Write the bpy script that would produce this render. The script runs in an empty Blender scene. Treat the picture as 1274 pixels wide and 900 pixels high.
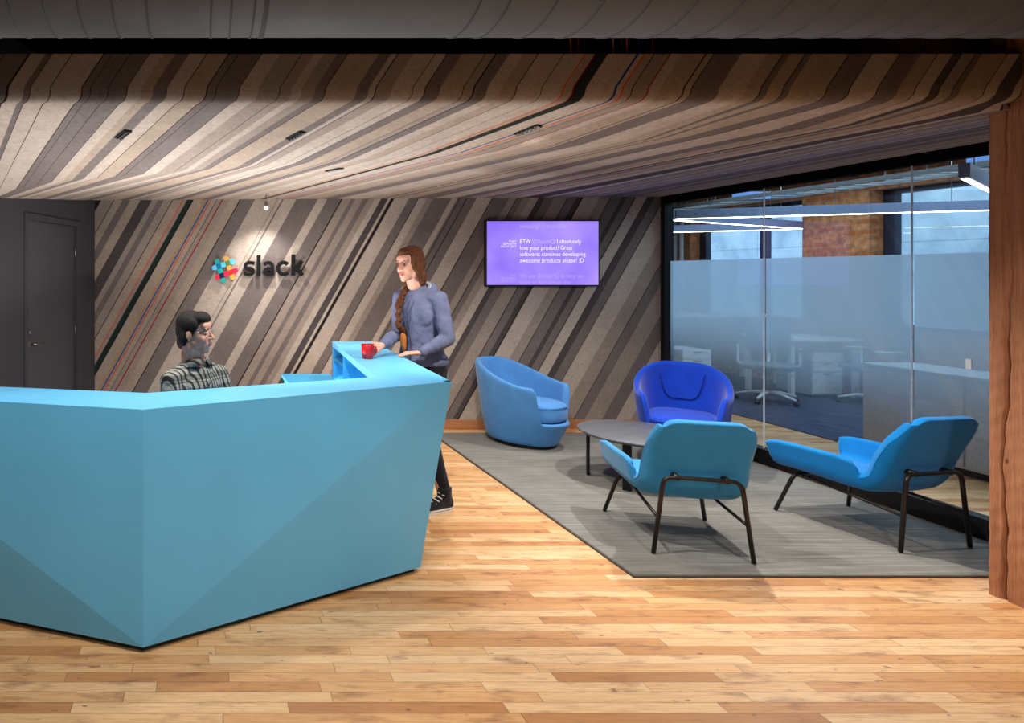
import bpy, bmesh, math, random
from mathutils import Vector, Matrix
random.seed(11)
PI = math.pi
SC = bpy.context.scene
COL = SC.collection
FPX, CX, CY, EYE = 780.0, 256.0, 341.0, 1.6      # focal length in pixels, principal point, eye height

def V(*a): return Vector(a)
def px3(px, py, Y): return Vector(((px - CX) / FPX * Y, Y, EYE + (CY - py) / FPX * Y))
def lin(c):
    c = c / 255.0
    return c / 12.92 if c <= .04045 else ((c + .055) / 1.055) ** 2.4
def rgb(r, g, b): return (lin(r), lin(g), lin(b), 1.0)
def interp(t, xs, ys):
    if t <= xs[0]: return ys[0] + (t - xs[0]) * (ys[1] - ys[0]) / (xs[1] - xs[0])
    for i in range(len(xs) - 1):
        if t <= xs[i + 1]:
            return ys[i] + (t - xs[i]) * (ys[i + 1] - ys[i]) / (xs[i + 1] - xs[i])
    return ys[-1] + (t - xs[-1]) * (ys[-1] - ys[-2]) / (xs[-1] - xs[-2])
def smooth01(t):
    t = max(0., min(1., t)); return t * t * (3 - 2 * t)

# ------------------------------------------------------------------ materials
class NT:
    def __init__(s, name):
        s.m = bpy.data.materials.new(name); s.m.use_nodes = True
        s.t = s.m.node_tree; s.t.nodes.clear()
        s.out = s.t.nodes.new('ShaderNodeOutputMaterial')
    def n(s, typ, ins=None, **props):
        nd = s.t.nodes.new('ShaderNode' + typ)
        for k, v in props.items(): setattr(nd, k, v)
        for k, v in (ins or {}).items():
            sock = nd.inputs[k]
            if hasattr(v, 'is_linked') or isinstance(v, bpy.types.NodeSocket): s.t.links.new(v, sock)
            else: sock.default_value = v
        return nd
    def math(s, op, a, b=0.0, c=0.0):
        return s.n('Math', {0: a, 1: b, 2: c}, operation=op).outputs[0]
    def mix(s, f, a, b, blend='MIX'):
        nd = s.n('Mix', None, data_type='RGBA', blend_type=blend)
        for i, v in ((0, f), (6, a), (7, b)):
            if isinstance(v, bpy.types.NodeSocket): s.t.links.new(v, nd.inputs[i])
            else: nd.inputs[i].default_value = v
        return nd.outputs[2]
    def ramp(s, f, stops, mode='LINEAR'):
        nd = s.n('ValToRGB', {0: f}); cr = nd.color_ramp; cr.interpolation = mode
        cr.elements[0].position, cr.elements[0].color = stops[0]
        cr.elements[1].position, cr.elements[1].color = stops[1]
        for p, c in stops[2:]:
            e = cr.elements.new(p); e.color = c
        return nd.outputs[0]
    def coord(s): return s.n('TexCoord').outputs['Object']
    def noise(s, vec, scale, detail=3.0, rough=.55):
        return s.n('TexNoise', {'Vector': vec, 'Scale': scale, 'Detail': detail, 'Roughness': rough}).outputs[0]
    def mapping(s, vec, scale=(1, 1, 1), rot=(0, 0, 0), loc=(0, 0, 0)):
        return s.n('Mapping', {'Vector': vec, 'Scale': scale, 'Rotation': rot, 'Location': loc}).outputs[0]
    def bump(s, h, strength=.3, dist=.002):
        return s.n('Bump', {'Height': h, 'Strength': strength, 'Distance': dist}).outputs[0]
    def bsdf(s, color, rough=.6, metal=0.0, spec=.5, normal=None, **extra):
        ins = {'Base Color': color, 'Roughness': rough, 'Metallic': metal, 'Specular IOR Level': spec}
        if normal is not None: ins['Normal'] = normal
        ins.update(extra)
        b = s.n('BsdfPrincipled', ins); s.t.links.new(b.outputs[0], s.out.inputs[0]); return s.m
    def surf(s, sh): s.t.links.new(sh, s.out.inputs[0]); return s.m

def simple(name, col, rough=.6, metal=0.0, spec=.5, nscale=40., namt=.12, bump=0.0, bdist=.001):
    t = NT(name); c = t.coord(); f = t.noise(c, nscale)
    dark = tuple(x * (1 - namt) for x in col[:3]) + (1,)
    lite = tuple(min(1, x * (1 + namt)) for x in col[:3]) + (1,)
    cc = t.ramp(f, [(.3, dark), (.7, lite)])
    nrm = t.bump(t.noise(c, nscale * 6, 2.), bump, bdist) if bump else None
    return t.bsdf(cc, rough, metal, spec, nrm)
def emit(name, col, strength):
    t = NT(name); return t.surf(t.n('Emission', {'Color': col, 'Strength': strength}).outputs[0])
def fabric(name, col, namt=.10):
    t = NT(name); c = t.coord()
    f = t.noise(c, 9., 4.); g = t.noise(c, 420., 2.)
    dark = tuple(x * (1 - namt) for x in col[:3]) + (1,); lite = tuple(min(1, x * (1 + namt)) for x in col[:3]) + (1,)
    cc = t.ramp(t.math('ADD', t.math('MULTIPLY', f, .6), t.math('MULTIPLY', g, .4)), [(.35, dark), (.65, lite)])
    return t.bsdf(cc, .85, 0, .2, t.bump(g, .35, .0012), **{'Sheen Weight': .25, 'Sheen Roughness': .4})

M = {}
def felt(name, col):
    t = NT(name); c = t.coord()
    f = t.noise(c, 55., 5., .7); g = t.noise(c, 7., 2.)
    h = t.noise(t.mapping(c, (30, 30, 110)), 1., 4.)
    k = t.math('ADD', t.math('MULTIPLY', f, .5), t.math('ADD', t.math('MULTIPLY', g, .2), t.math('MULTIPLY', h, .3)))
    d = tuple(x * .80 for x in col[:3]) + (1,); l = tuple(min(1, x * 1.2) for x in col[:3]) + (1,)
    return t.bsdf(t.ramp(k, [(.36, d), (.64, l)]), .95, 0, .12, t.bump(f, .5, .002))
FELT = {'L': (178, 163, 150), 'M': (151, 136, 125), 'B': (164, 146, 129), 'D': (116, 105, 101), 'V': (80, 72, 72), 'K': (44, 38, 38),
        'o': (206, 88, 48), 'r': (150, 44, 38), 'y': (186, 140, 60), 'b': (42, 60, 128), 'g': (38, 50, 44), 'P': (150, 138, 146)}
FELT_KEYS = list(FELT)
for k_, c_ in FELT.items(): M['felt_' + k_] = felt('felt_' + k_, rgb(*c_))

def make_floor_mat():
    t = NT('maple_strip_floor'); c = t.coord(); sep = t.n('SeparateXYZ', {0: c})
    x, y = sep.outputs[0], sep.outputs[1]
    w = .0585
    v = t.math('DIVIDE', y, w); row = t.math('FLOOR', v); fv = t.math('FRACT', v)
    rr = t.n('TexWhiteNoise', {'W': row}, noise_dimensions='1D').outputs[0]
    ln = t.math('ADD', .55, t.math('MULTIPLY', t.n('TexWhiteNoise', {'W': t.math('ADD', row, 531.3)}, noise_dimensions='1D').outputs[0], .55))
    u = t.math('ADD', t.math('DIVIDE', x, ln), t.math('MULTIPLY', rr, 37.))
    idx = t.math('FLOOR', u); fu = t.math('FRACT', u)
    comb = t.n('CombineXYZ', {0: idx, 1: row}).outputs[0]
    wn = t.n('TexWhiteNoise', {'Vector': comb}, noise_dimensions='2D')
    base = t.ramp(wn.outputs[0], [(0., rgb(176, 122, 76)), (.10, rgb(196, 142, 90)), (.4, rgb(212, 162, 110)), (.75, rgb(222, 178, 128)), (1., rgb(230, 192, 146))])
    off = t.n('VectorMath', {0: c, 1: t.n('VectorMath', {0: wn.outputs[1], 'Scale': 20.}, operation='SCALE').outputs[0]}, operation='ADD').outputs[0]
    grain = t.noise(t.mapping(off, (2.5, 40, 1)), 3., 5., .65)
    blot = t.noise(t.mapping(off, (3, 9, 1)), 1.6, 4., .6)
    col = t.mix(t.ramp(grain, [(.42, (0, 0, 0, 1)), (.75, (.5, .5, .5, 1))]), base, rgb(150, 92, 52))
    col = t.mix(t.ramp(blot, [(.54, (0, 0, 0, 1)), (.78, (.85, .85, .85, 1))]), col, rgb(112, 64, 40))
    knots = t.noise(t.mapping(off, (6, 14, 1)), 2.2, 2., .5)
    col = t.mix(t.ramp(knots, [(.70, (0, 0, 0, 1)), (.76, (.7, .7, .7, 1))]), col, rgb(70, 40, 28))
    ey = t.math('MINIMUM', fv, t.math('SUBTRACT', 1., fv)); ex = t.math('MULTIPLY', t.math('MINIMUM', fu, t.math('SUBTRACT', 1., fu)), 12.)
    e = t.math('MINIMUM', ey, ex)
    gap = t.ramp(e, [(.0, (1, 1, 1, 1)), (.035, (0, 0, 0, 1))])
    col = t.mix(t.math('MULTIPLY', gap, .72), col, rgb(52, 28, 18))
    rough = t.math('ADD', .30, t.math('MULTIPLY', grain, .2))
    return t.bsdf(col, rough, 0, .4, t.bump(t.math('SUBTRACT', t.math('MULTIPLY', grain, .15), gap), .25, .0015))
M['floor'] = make_floor_mat()

def make_rug_mat():
    t = NT('grey_wool_rug'); c = t.coord()
    a = t.noise(t.mapping(c, (.7, 24, 1)), 2.2, 5., .7); b = t.noise(c, 260., 2.); d = t.noise(t.mapping(c, (1.2, 1.2, 1)), 1.6, 3.)
    k = t.math('ADD', t.math('MULTIPLY', a, .55), t.math('ADD', t.math('MULTIPLY', b, .2), t.math('MULTIPLY', d, .25)))
    return t.bsdf(t.ramp(k, [(.34, rgb(88, 86, 82)), (.52, rgb(124, 122, 117)), (.68, rgb(158, 155, 149))]), .95, 0, .15, t.bump(b, .6, .003))
M['rug'] = make_rug_mat()
M['rug_edge'] = simple('rug_binding', rgb(74, 70, 66), .9)

def make_wood(name, c1, c2, c3, sc=(1, 1, 1), rough=.6):
    t = NT(name); c = t.coord()
    v = t.mapping(c, sc)
    a = t.noise(v, 3., 6., .65); b = t.noise(v, 17., 4., .7)
    k = t.math('ADD', t.math('MULTIPLY', a, .65), t.math('MULTIPLY', b, .35))
    return t.bsdf(t.ramp(k, [(.3, c1), (.5, c2), (.72, c3)]), rough, 0, .3, t.bump(b, .4, .003))
def make_timber():
    t = NT('stained_fir_timber'); c = t.coord()
    v = t.mapping(c, (5, 5, .35))
    a = t.noise(v, 3., 6., .7); b = t.noise(t.mapping(c, (40, 40, 1.2)), 3., 5., .7)
    k = t.math('ADD', t.math('MULTIPLY', a, .5), t.math('MULTIPLY', b, .5))
    col = t.ramp(k, [(.3, rgb(136, 86, 58)), (.5, rgb(172, 114, 80)), (.7, rgb(196, 142, 104))])
    vo = t.n('TexVoronoi', {'Vector': t.mapping(c, (1, 3.2, 1.5)), 'Scale': 2.0}).outputs[0]
    col = t.mix(t.ramp(vo, [(.02, (.85, .85, .85, 1)), (.055, (0, 0, 0, 1))]), col, rgb(66, 30, 18))
    return t.bsdf(col, .62, 0, .3, t.bump(b, 1., .008))
M['timber'] = make_timber()
M['crack'] = simple('dark_wood_split', rgb(40, 18, 10), .9)
M['base_wood'] = make_wood('fir_baseboard', rgb(150, 96, 62), rgb(176, 118, 78), rgb(192, 136, 94), (1, 30, 30))
M['dark_top'] = make_wood('grey_stained_oak', rgb(66, 68, 74), rgb(90, 92, 98), rgb(112, 114, 118), (2, 34, 2), .38)
M['wall_grey'] = simple('charcoal_wall_paint', rgb(66, 64, 67), .55, 0, .4, 20, .04)
M['door_grey'] = simple('charcoal_door_paint', rgb(74, 72, 75), .45, 0, .5, 12, .04)
M['black_ceiling'] = simple('black_ceiling_paint', rgb(14, 14, 15), .9, 0, .1)
M['shell_wall'] = simple('warm_white_plaster', rgb(150, 140, 130), .8)
M['duct'] = simple('grey_painted_duct', rgb(92, 91, 91), .7, 0, .3, 6, .10)
M['duct_seam'] = simple('dark_grey_duct_seam', rgb(60, 58, 58), .7)
M['black_metal'] = simple('black_frame_metal', rgb(12, 12, 15), .6, 0, .3)
M['black_matte'] = simple('black_matte_trim', rgb(10, 10, 12), .95, 0, .03)
M['chair_metal'] = simple('bronze_black_tube', rgb(52, 46, 43), .32, .6)
M['steel'] = simple('brushed_steel', rgb(150, 148, 145), .3, 1.)
M['white_metal'] = simple('white_metal', rgb(214, 216, 218), .4)
M['black_plastic'] = simple('black_plastic', rgb(18, 18, 20), .4)
M['desk_blue'] = simple('sky_blue_lacquer', rgb(100, 188, 236), .38, 0, .45, 3, .03)
M['desk_inner'] = simple('sky_blue_laminate', rgb(66, 168, 216), .5, 0, .4, 3, .03)
M['mug'] = simple('red_glaze', rgb(176, 14, 26), .32, 0, .6, 10, .05)
M['f_pale'] = fabric('cornflower_wool', rgb(78, 138, 200))
M['f_royal'] = fabric('royal_blue_wool', rgb(18, 64, 184))
M['f_azure'] = fabric('azure_wool', rgb(50, 138, 196))
M['f_cerulean'] = fabric('cerulean_wool', rgb(8, 122, 196))
M['seam_pale'] = fabric('cornflower_piping', rgb(66, 118, 178))
M['seam_royal'] = fabric('royal_piping', rgb(14, 40, 130))

# ------------------------------------------------------------------ mesh helpers
class MB:
    def __init__(s): s.v = []; s.f = []; s.mi = []; s.sm = []
    def add(s, verts, faces, mi=0, smooth=False, mat=None):
        o = len(s.v)
        for p in verts: s.v.append(tuple((mat @ Vector(p)) if mat else p))
        for f in faces: s.f.append([o + i for i in f]); s.mi.append(mi); s.sm.append(smooth)
        return s
    def box(s, lo, hi, mi=0, bev=0.0, mat=None):
        bm = bmesh.new(); bmesh.ops.create_cube(bm, size=1)
        c = [(lo[i] + hi[i]) / 2 for i in range(3)]; d = [hi[i] - lo[i] for i in range(3)]
        for v in bm.verts: v.co = Vector((c[0] + v.co.x * d[0], c[1] + v.co.y * d[1], c[2] + v.co.z * d[2]))
        if bev > 0: bmesh.ops.bevel(bm, geom=bm.edges[:], offset=min(bev, min(d) * .45), segments=2, profile=.5, affect='EDGES')
        s.addbm(bm, mi, False, mat); return s
    def addbm(s, bm, mi=0, smooth=False, mat=None):
        bm.verts.index_update()
        s.add([v.co.copy() for v in bm.verts], [[v.index for v in f.verts] for f in bm.faces], mi, smooth, mat); bm.free(); return s
    def prism(s, poly, z0, z1, mi=0, mat=None):
        n = len(poly)
        vs = [(p[0], p[1], z0) for p in poly] + [(p[0], p[1], z1) for p in poly]
        fs = [list(range(n))[::-1], list(range(n, 2 * n))] + [[i, (i + 1) % n, n + (i + 1) % n, n + i] for i in range(n)]
        return s.add(vs, fs, mi, False, mat)
    def tube(s, pts, r, seg=10, mi=0, closed=False, cap=True, mat=None):
        pts = [Vector(p) for p in pts]; n = len(pts)
        rs = r if isinstance(r, (list, tuple)) else [r] * n
        ref = None; vs = []; fs = []
        for i, p in enumerate(pts):
            a = pts[(i - 1) % n] if (closed or i > 0) else p; b = pts[(i + 1) % n] if (closed or i < n - 1) else p
            d = (b - a).normalized()
            if ref is None:
                ref = d.cross(Vector((0, 0, 1)))
                if ref.length < .05: ref = d.cross(Vector((1, 0, 0)))
            ref = (ref - d * ref.dot(d)).normalized(); q = d.cross(ref)
            for k in range(seg):
                a_ = 2 * PI * k / seg; vs.append(p + (ref * math.cos(a_) + q * math.sin(a_)) * rs[i])
        for i in range(n if closed else n - 1):
            for k in range(seg):
                j = (i + 1) % n; fs.append([i * seg + k, i * seg + (k + 1) % seg, j * seg + (k + 1) % seg, j * seg + k])
        if cap and not closed: fs += [list(range(seg))[::-1], [(n - 1) * seg + k for k in range(seg)]]
        return s.add(vs, fs, mi, True, mat)
    def lathe(s, prof, seg=32, mi=0, mat=None, smooth=True):
        vs = []; fs = []; n = len(prof)
        for r, z in prof:
            for k in range(seg): a = 2 * PI * k / seg; vs.append((r * math.cos(a), r * math.sin(a), z))
        for i in range(n - 1):
            for k in range(seg): fs.append([i * seg + k, i * seg + (k + 1) % seg, (i + 1) * seg + (k + 1) % seg, (i + 1) * seg + k])
        fs += [list(range(seg))[::-1], [(n - 1) * seg + k for k in range(seg)]]
        return s.add(vs, fs, mi, smooth, mat)
    def ell(s, c, ax, sub=3, mi=0):
        bm = bmesh.new(); bmesh.ops.create_icosphere(bm, subdivisions=sub, radius=1)
        if not isinstance(ax[0], Vector): ax = (V(ax[0], 0, 0), V(0, ax[1], 0), V(0, 0, ax[2]))
        for v in bm.verts:
            p = v.co.copy(); v.co = Vector(c) + ax[0] * p.x + ax[1] * p.y + ax[2] * p.z
        return s.addbm(bm, mi, True)
    def cap(s, p0, r0, p1, r1, seg=14, mi=0):
        p0 = Vector(p0); p1 = Vector(p1); d = (p1 - p0).normalized(); pts = []; rs = []
        for k in range(5): a = PI / 2 * (1 - (k + .25) / 5.25); pts.append(p0 - d * r0 * math.sin(a)); rs.append(r0 * math.cos(a))
        pts += [p0, p0.lerp(p1, .5), p1]; rs += [r0, (r0 + r1) / 2, r1]
        for k in range(5): a = PI / 2 * (k + 1) / 5.25; pts.append(p1 + d * r1 * math.sin(a)); rs.append(r1 * math.cos(a))
        return s.tube(pts, rs, seg, mi)
    def chain(s, pr, seg=14):
        for (p0, r0), (p1, r1) in zip(pr[:-1], pr[1:]): s.cap(p0, r0, p1, r1, seg)
        return s
    def loft(s, secs, seg=28, mi=0, power=2.0):
        vs = []; fs = []; n = len(secs)
        for c, a, b in secs:
            c, a, b = Vector(c), Vector(a), Vector(b)
            for k in range(seg):
                t = 2 * PI * k / seg; co, si = math.cos(t), math.sin(t)
                e = 2.0 / power
                vs.append(c + a * (math.copysign(abs(co) ** e, co)) + b * (math.copysign(abs(si) ** e, si)))
        for i in range(n - 1):
            for k in range(seg): fs.append([i * seg + k, i * seg + (k + 1) % seg, (i + 1) * seg + (k + 1) % seg, (i + 1) * seg + k])
        fs += [list(range(seg))[::-1], [(n - 1) * seg + k for k in range(seg)]]
        return s.add(vs, fs, mi, True)
    def mesh(s, name):
        me = bpy.data.meshes.new(name); me.from_pydata([tuple(v) for v in s.v], [], s.f); me.update()
        me.polygons.foreach_set('material_index', s.mi); me.polygons.foreach_set('use_smooth', s.sm)
        bm = bmesh.new(); bm.from_mesh(me); bmesh.ops.recalc_face_normals(bm, faces=bm.faces[:]); bm.to_mesh(me); bm.free()
        return me
    def build(s, name, mats, parent=None, inv=False):
        me = s.mesh(name)
        for m in (mats if isinstance(mats, (list, tuple)) else [mats]): me.materials.append(M[m] if isinstance(m, str) else m)
        return link(name, me, parent)

def link(name, me, parent=None):
    o = bpy.data.objects.new(name, me); COL.objects.link(o)
    if parent is not None: o.parent = parent
    return o
def thing(name, label, cat, loc=(0, 0, 0), rz=0., group=None):
    o = bpy.data.objects.new(name, None); COL.objects.link(o); o.empty_display_size = .1
    o.location = loc; o.rotation_euler = (0, 0, rz); return tag(o, label, cat, group)
def tag(o, label, cat, group=None):
    o['label'] = label; o['category'] = cat
    if group: o['group'] = group
    return o
def struct(o): o['kind'] = 'structure'; return o
def mod_solid(o, th, off=0.):
    m = o.modifiers.new('thick', 'SOLIDIFY'); m.thickness = th; m.offset = off; m.use_even_offset = False; return o
def mod_sub(o, n=2):
    m = o.modifiers.new('sub', 'SUBSURF'); m.levels = n; m.render_levels = n; return o
def mod_bevel(o, w=.004, seg=2):
    m = o.modifiers.new('bev', 'BEVEL'); m.width = w; m.segments = seg; m.limit_method = 'ANGLE'; m.angle_limit = .6; return o
def bake(o, name, mats, parent=None):
    """evaluated mesh of a temporary object -> real object; the temporary one is removed"""
    dg = bpy.context.evaluated_depsgraph_get(); dg.update()
    me = bpy.data.meshes.new_from_object(o.evaluated_get(dg)); me.name = name
    bpy.data.objects.remove(o)
    me.materials.clear()
    for m in mats: me.materials.append(M[m] if isinstance(m, str) else m)
    me.polygons.foreach_set('material_index', [0] * len(me.polygons))
    me.polygons.foreach_set('use_smooth', [True] * len(me.polygons))
    return link(name, me, parent)
def remesh(mb, name, mats, parent=None, voxel=.006, it=4, sub=0):
    o = link('tmp', mb.mesh('tmp'))
    m = o.modifiers.new('r', 'REMESH'); m.mode = 'VOXEL'; m.voxel_size = voxel
    s_ = o.modifiers.new('s', 'SMOOTH'); s_.factor = .5; s_.iterations = it
    return bake(o, name, mats, parent)
def text_mesh(name, txt, size, mat, parent=None, extrude=0., offset=0., align='LEFT', spacing=1.0, res=4):
    cu = bpy.data.curves.new('t', 'FONT'); cu.body = txt; cu.size = size; cu.extrude = extrude; cu.offset = offset
    cu.align_x = align; cu.space_character = spacing; cu.resolution_u = res
    o = bpy.data.objects.new('t', cu); COL.objects.link(o)
    r = bake(o, name, [mat], parent); r.data.polygons.foreach_set('use_smooth', [False] * len(r.data.polygons)); return r
EXPOSURE = 0.12
SCREEN = .98
LINEAR = 9.0
SKY = 2.2
def lights():
    WARM = (1, .945, .87); COOL = (1, .97, .95)
    # recessed felt-ceiling downlights, followed by added spots that have no fitting
    spot(RECESS[0], (-.7, 5.6, 0), 70, 95, .6, WARM); spot(RECESS[1], (.4, 4.4, .6), 95, 95, .6, WARM); spot(RECESS[2], (1.2, 6.2, .8), 70, 80, .6, WARM); spot(RECESS[3], (2.9, 4.6, 0), 130, 110, .6, WARM)
    for x, y, e in ((3.4, 4.1, 170), (3.5, 5.25, 105), (2.0, 5.3, 85)): spot((x, y, 2.34), (x, y - .1, 0), e, 108, .8, WARM)  # added spots with no fitting, brighten rug and floor and bounce upwards
    spot(RECESS[0] + V(0, 0, -.02), (-.75, 3.0, 0), 60, 100, .7, COOL); spot((.75, 3.45, 2.30), (.6, 3.2, 0), 48, 100, .7, COOL)  # second beam from a downlight, plus an added counter spot with no fitting
    # the little lamp over the sign
    spot(LAMP_P + V(0, 0, -.03), (LAMP_P.x + .02, 6.45, 1.4), 34, 95, .8, COOL)
    # track lights under the dark ceiling in front
    for x, y, e in ((-1.0, 1.55, 130), (.5, 1.5, 138), (2.5, 1.2, 160)): spot((x, y, 3.4), (x + .1, y + .75, 0), e, 110, .7, WARM, .08)
    # added fill light high behind the camera, for desk front and floor
    area((.8, -1.2, 2.85), (1., 3., .6), 26, 5., .25, COOL, 150)
    # added uplight hidden behind the desk, only there to brighten the felt ceiling
    area((-.1, 4.35, .3), (.9, 3.6, 2.4), 105, 1.5, .4, COOL)
    # added bluish panel out of view, brightens the office and the frosted film
    area((6.8, 6.2, 2.80), (6.8, 6.2, 0), 125, 2.4, 5.5, (.50, .76, 1))
# ------------------------------------------------------------------ camera
cam = bpy.data.cameras.new('camera'); cam.sensor_width = 36.; cam.lens = FPX / 1274. * 36.
cam.shift_x = (637. - CX) / 1274.; cam.shift_y = -(450. - CY) / 1274.; cam.clip_start = .05
co = bpy.data.objects.new('camera', cam); co.location = (0, 0, EYE); co.rotation_euler = (PI / 2, 0, 0); COL.objects.link(co)
SC.camera = co
SC.view_settings.view_transform = 'Standard'; SC.view_settings.look = 'None'; SC.view_settings.gamma = 1.0
SC.view_settings.use_curve_mapping = False; SC.view_settings.exposure = EXPOSURE

# ------------------------------------------------------------------ room shell
YB = 6.47                       # felt back wall
XG = 4.72                       # glass partition
LW = lambda y: -3.02 + .29 * y  # the charcoal wall on the left, x at depth y
YF = -2.6                       # wall behind the photographer
struct(MB().box((-4.4, YF - .1, -.12), (6.0, YB + .12, 0.), 0).build('floor', 'floor'))
def left_poly(y0, y1, t=.12): return [(LW(y0), y0), (LW(y1), y1), (LW(y1) - t, y1 + .02), (LW(y0) - t, y0)]
DY0, DY1, DZ = 5.256, 6.10, 2.063
mb = MB()
mb.prism(left_poly(YF, DY0 - .05), 0., 3.5); mb.prism(left_poly(DY1 + .05, YB + .12), 0., 3.5); mb.prism(left_poly(DY0 - .05, DY1 + .05), DZ + .05, 3.5)
struct(mb.build('wall_left', 'wall_grey'))
struct(MB().box((-1.3, YB + .015, 0.), (XG - .02, YB + .12, 3.5)).build('wall_back', 'wall_grey'))
struct(MB().box((-4.4, YF - .1, 0), (6.2, YF, 3.5)).build('wall_front', 'shell_wall'))
struct(MB().box((XG, YF, 0), (XG + .1, 2.3, 3.5)).build('wall_right', 'shell_wall'))
struct(MB().box((-4.4, YF, 3.5), (XG + .2, YB + .12, 3.6)).build('ceiling', 'black_ceiling'))

# door in the charcoal wall
dl = Vector((.29, 1., 0)).normalized(); dn = Vector((dl.y, -dl.x, 0))       # along the wall, out into the room
def dpt(s, off, z): p = Vector((LW(DY0), DY0, 0)) + dl * s + dn * off; return Vector((p.x, p.y, z))
DW = (Vector((LW(DY1), DY1, 0)) - Vector((LW(DY0), DY0, 0))).length
DM = Matrix(((dl.x, -dn.x, 0, LW(DY0)), (dl.y, -dn.y, 0, DY0), (0, 0, 1, 0), (0, 0, 0, 1)))
door = struct(MB().box((.004, .03, .01), (DW - .004, .07, DZ - .004), 0, .002, DM).build('door_1', 'door_grey'))
fr = MB(); fr.box((-.05, -.012, 0), (0, .1, DZ + .05), 0, .003, DM); fr.box((DW, -.012, 0), (DW + .05, .1, DZ + .05), 0, .003, DM); fr.box((0, -.012, DZ), (DW, .1, DZ + .05), 0, .003, DM)
fr.build('door_frame', 'wall_grey', door)
h = MB(); h.lathe([(.026, 0), (.026, .012), (.02, .014)], 20, 0, DM @ Matrix.Translation((.07, .03, 1.0)) @ Matrix.Rotation(PI / 2, 4, 'X'))
h.tube([(.07, .03, 1.0), (.07, -.03, 1.0), (.09, -.037, 1.0), (.20, -.035, 1.0)], .009, 10, 0, mat=DM)
h.build('handle', 'steel', door)
MB().lathe([(.022, 0), (.022, .02), (.012, .022)], 20, 0, DM @ Matrix.Translation((.07, .03, 1.1)) @ Matrix.Rotation(PI / 2, 4, 'X')).build('lock_cylinder', 'steel', door)
for z in (.25, 1.05, 1.82): MB().tube([(DW - .002, .02, z - .05), (DW - .002, .02, z + .05)], .008, 10, 0, mat=DM).build('hinge', 'steel', door)

# ------------------------------------------------------------------ felt strips on the back wall
def clip(poly, fn):
    out = []
    for i, p in enumerate(poly):
        q = poly[(i + 1) % len(poly)]; a, b = fn(p), fn(q)
        if a >= 0: out.append(p)
        if (a >= 0) != (b >= 0):
            t = a / (a - b); out.append((p[0] + (q[0] - p[0]) * t, p[1] + (q[1] - p[1]) * t))
    return out
KW, ZT = .56, 2.39
wall_px = []      # (px at the top of the wall, tone of the strip that begins there)
rr = random.Random(5)
x_ = -120.
while x_ < 112:                       # strips that only enter from the left edge, lower down
    wd = rr.choice((5, 8, 12, 16, 22)); wall_px.append((x_, rr.choice('MMLDBDM'))); x_ += wd
    if rr.random() < .55: wall_px.append((x_, 'K')); x_ += 1.2
def seq(off, sc, items):
    for z, tn in items: wall_px.append((off + z / sc, tn))
seq(110, 3.6, [(12, 'D'), (60, 'K'), (66, 'M'), (120, 'K'), (124, 'B'), (160, 'D'), (195, 'B'), (240, 'V'), (292, 'M'), (318, 'D'), (345, 'M'), (382, 'K'), (386, 'B'), (428, 'o'), (433, 'M'),
               (449, 'K'), (452, 'g'), (470, 'K'), (478, 'B'), (523, 'y'), (528, 'M'), (540, 'b'), (545, 'M'), (553, 'o'), (558, 'B'), (579, 'D'), (584, 'M'), (603, 'r'), (609, 'M'), (640, 'B'), (683, 'K'),
               (688, 'D'), (752, 'L'), (828, 'D'), (856, 'L'), (872, 'D'), (880, 'L')])
seq(340, 3.6, [(0, 'L'), (22, 'M'), (60, 'L'), (108, 'D'), (204, 'L'), (246, 'D'), (308, 'K'), (314, 'M'), (352, 'D'), (372, 'M'), (405, 'D'), (430, 'M'), (458, 'L'), (486, 'V'), (517, 'L'),
               (529, 'K'), (545, 'L'), (610, 'D'), (650, 'K'), (654, 'L'), (690, 'M'), (718, 'D'), (800, 'L'), (836, 'K'), (840, 'D'), (870, 'V'), (912, 'L')])
seq(560, 2.8, [(26, 'D'), (58, 'K'), (62, 'D'), (104, 'L'), (146, 'K'), (150, 'D'), (206, 'M'), (232, 'K'), (236, 'D'), (254, 'M'), (280, 'L'), (308, 'V'), (330, 'D'), (362, 'M'), (408, 'K'), (412, 'D'), (440, 'V'), (458, 'K'), (463, 'L'),
               (520, 'M'), (556, 'K'), (560, 'D'), (598, 'V'), (615, 'D'), (642, 'K'), (646, 'L'), (684, 'K'), (688, 'V'), (712, 'D'), (745, 'K'), (748, 'L'), (810, 'M'), (860, 'K'), (864, 'D'), (900, 'M'), (960, 'D'), (1010, 'L'),
               (1060, 'M'), (1110, 'V'), (1150, 'L'), (1220, 'D'), (1280, 'M'), (1330, 'L')])
wall_px.sort()
mb = MB()
for i in range(len(wall_px) - 1):
    a = (wall_px[i][0] - CX) / FPX * YB; b = (wall_px[i + 1][0] - CX) / FPX * YB; tn = wall_px[i][1]
    poly = [(a + KW * .2, ZT + .2), (b + KW * .2, ZT + .2), (b - KW * 2.5, ZT - 2.5), (a - KW * 2.5, ZT - 2.5)]
    for fn in (lambda p: p[0] + 1.144, lambda p: XG - p[0], lambda p: p[1] - .09, lambda p: 2.46 - p[1]): poly = clip(poly, fn) if poly else poly
    if len(poly) < 3: continue
    d = {'K': .0, 'V': .004, 'D': .006}.get(tn, .008 + .003 * rr.random()); n = len(poly)
    vs = [(p[0], YB - d, p[1]) for p in poly] + [(p[0], YB + .014, p[1]) for p in poly]
    mb.add(vs, [list(range(n))] + [[j, (j + 1) % n, n + (j + 1) % n, n + j] for j in range(n)], FELT_KEYS.index(tn))
felt_mats = ['felt_' + k for k in FELT_KEYS]
struct(mb.build('wall_back_felt', felt_mats))
struct(MB().box((-1.144, YB - .02, 0), (XG - .03, YB + .012, .1), 0, .003).build('baseboard_back', 'base_wood'))

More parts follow.
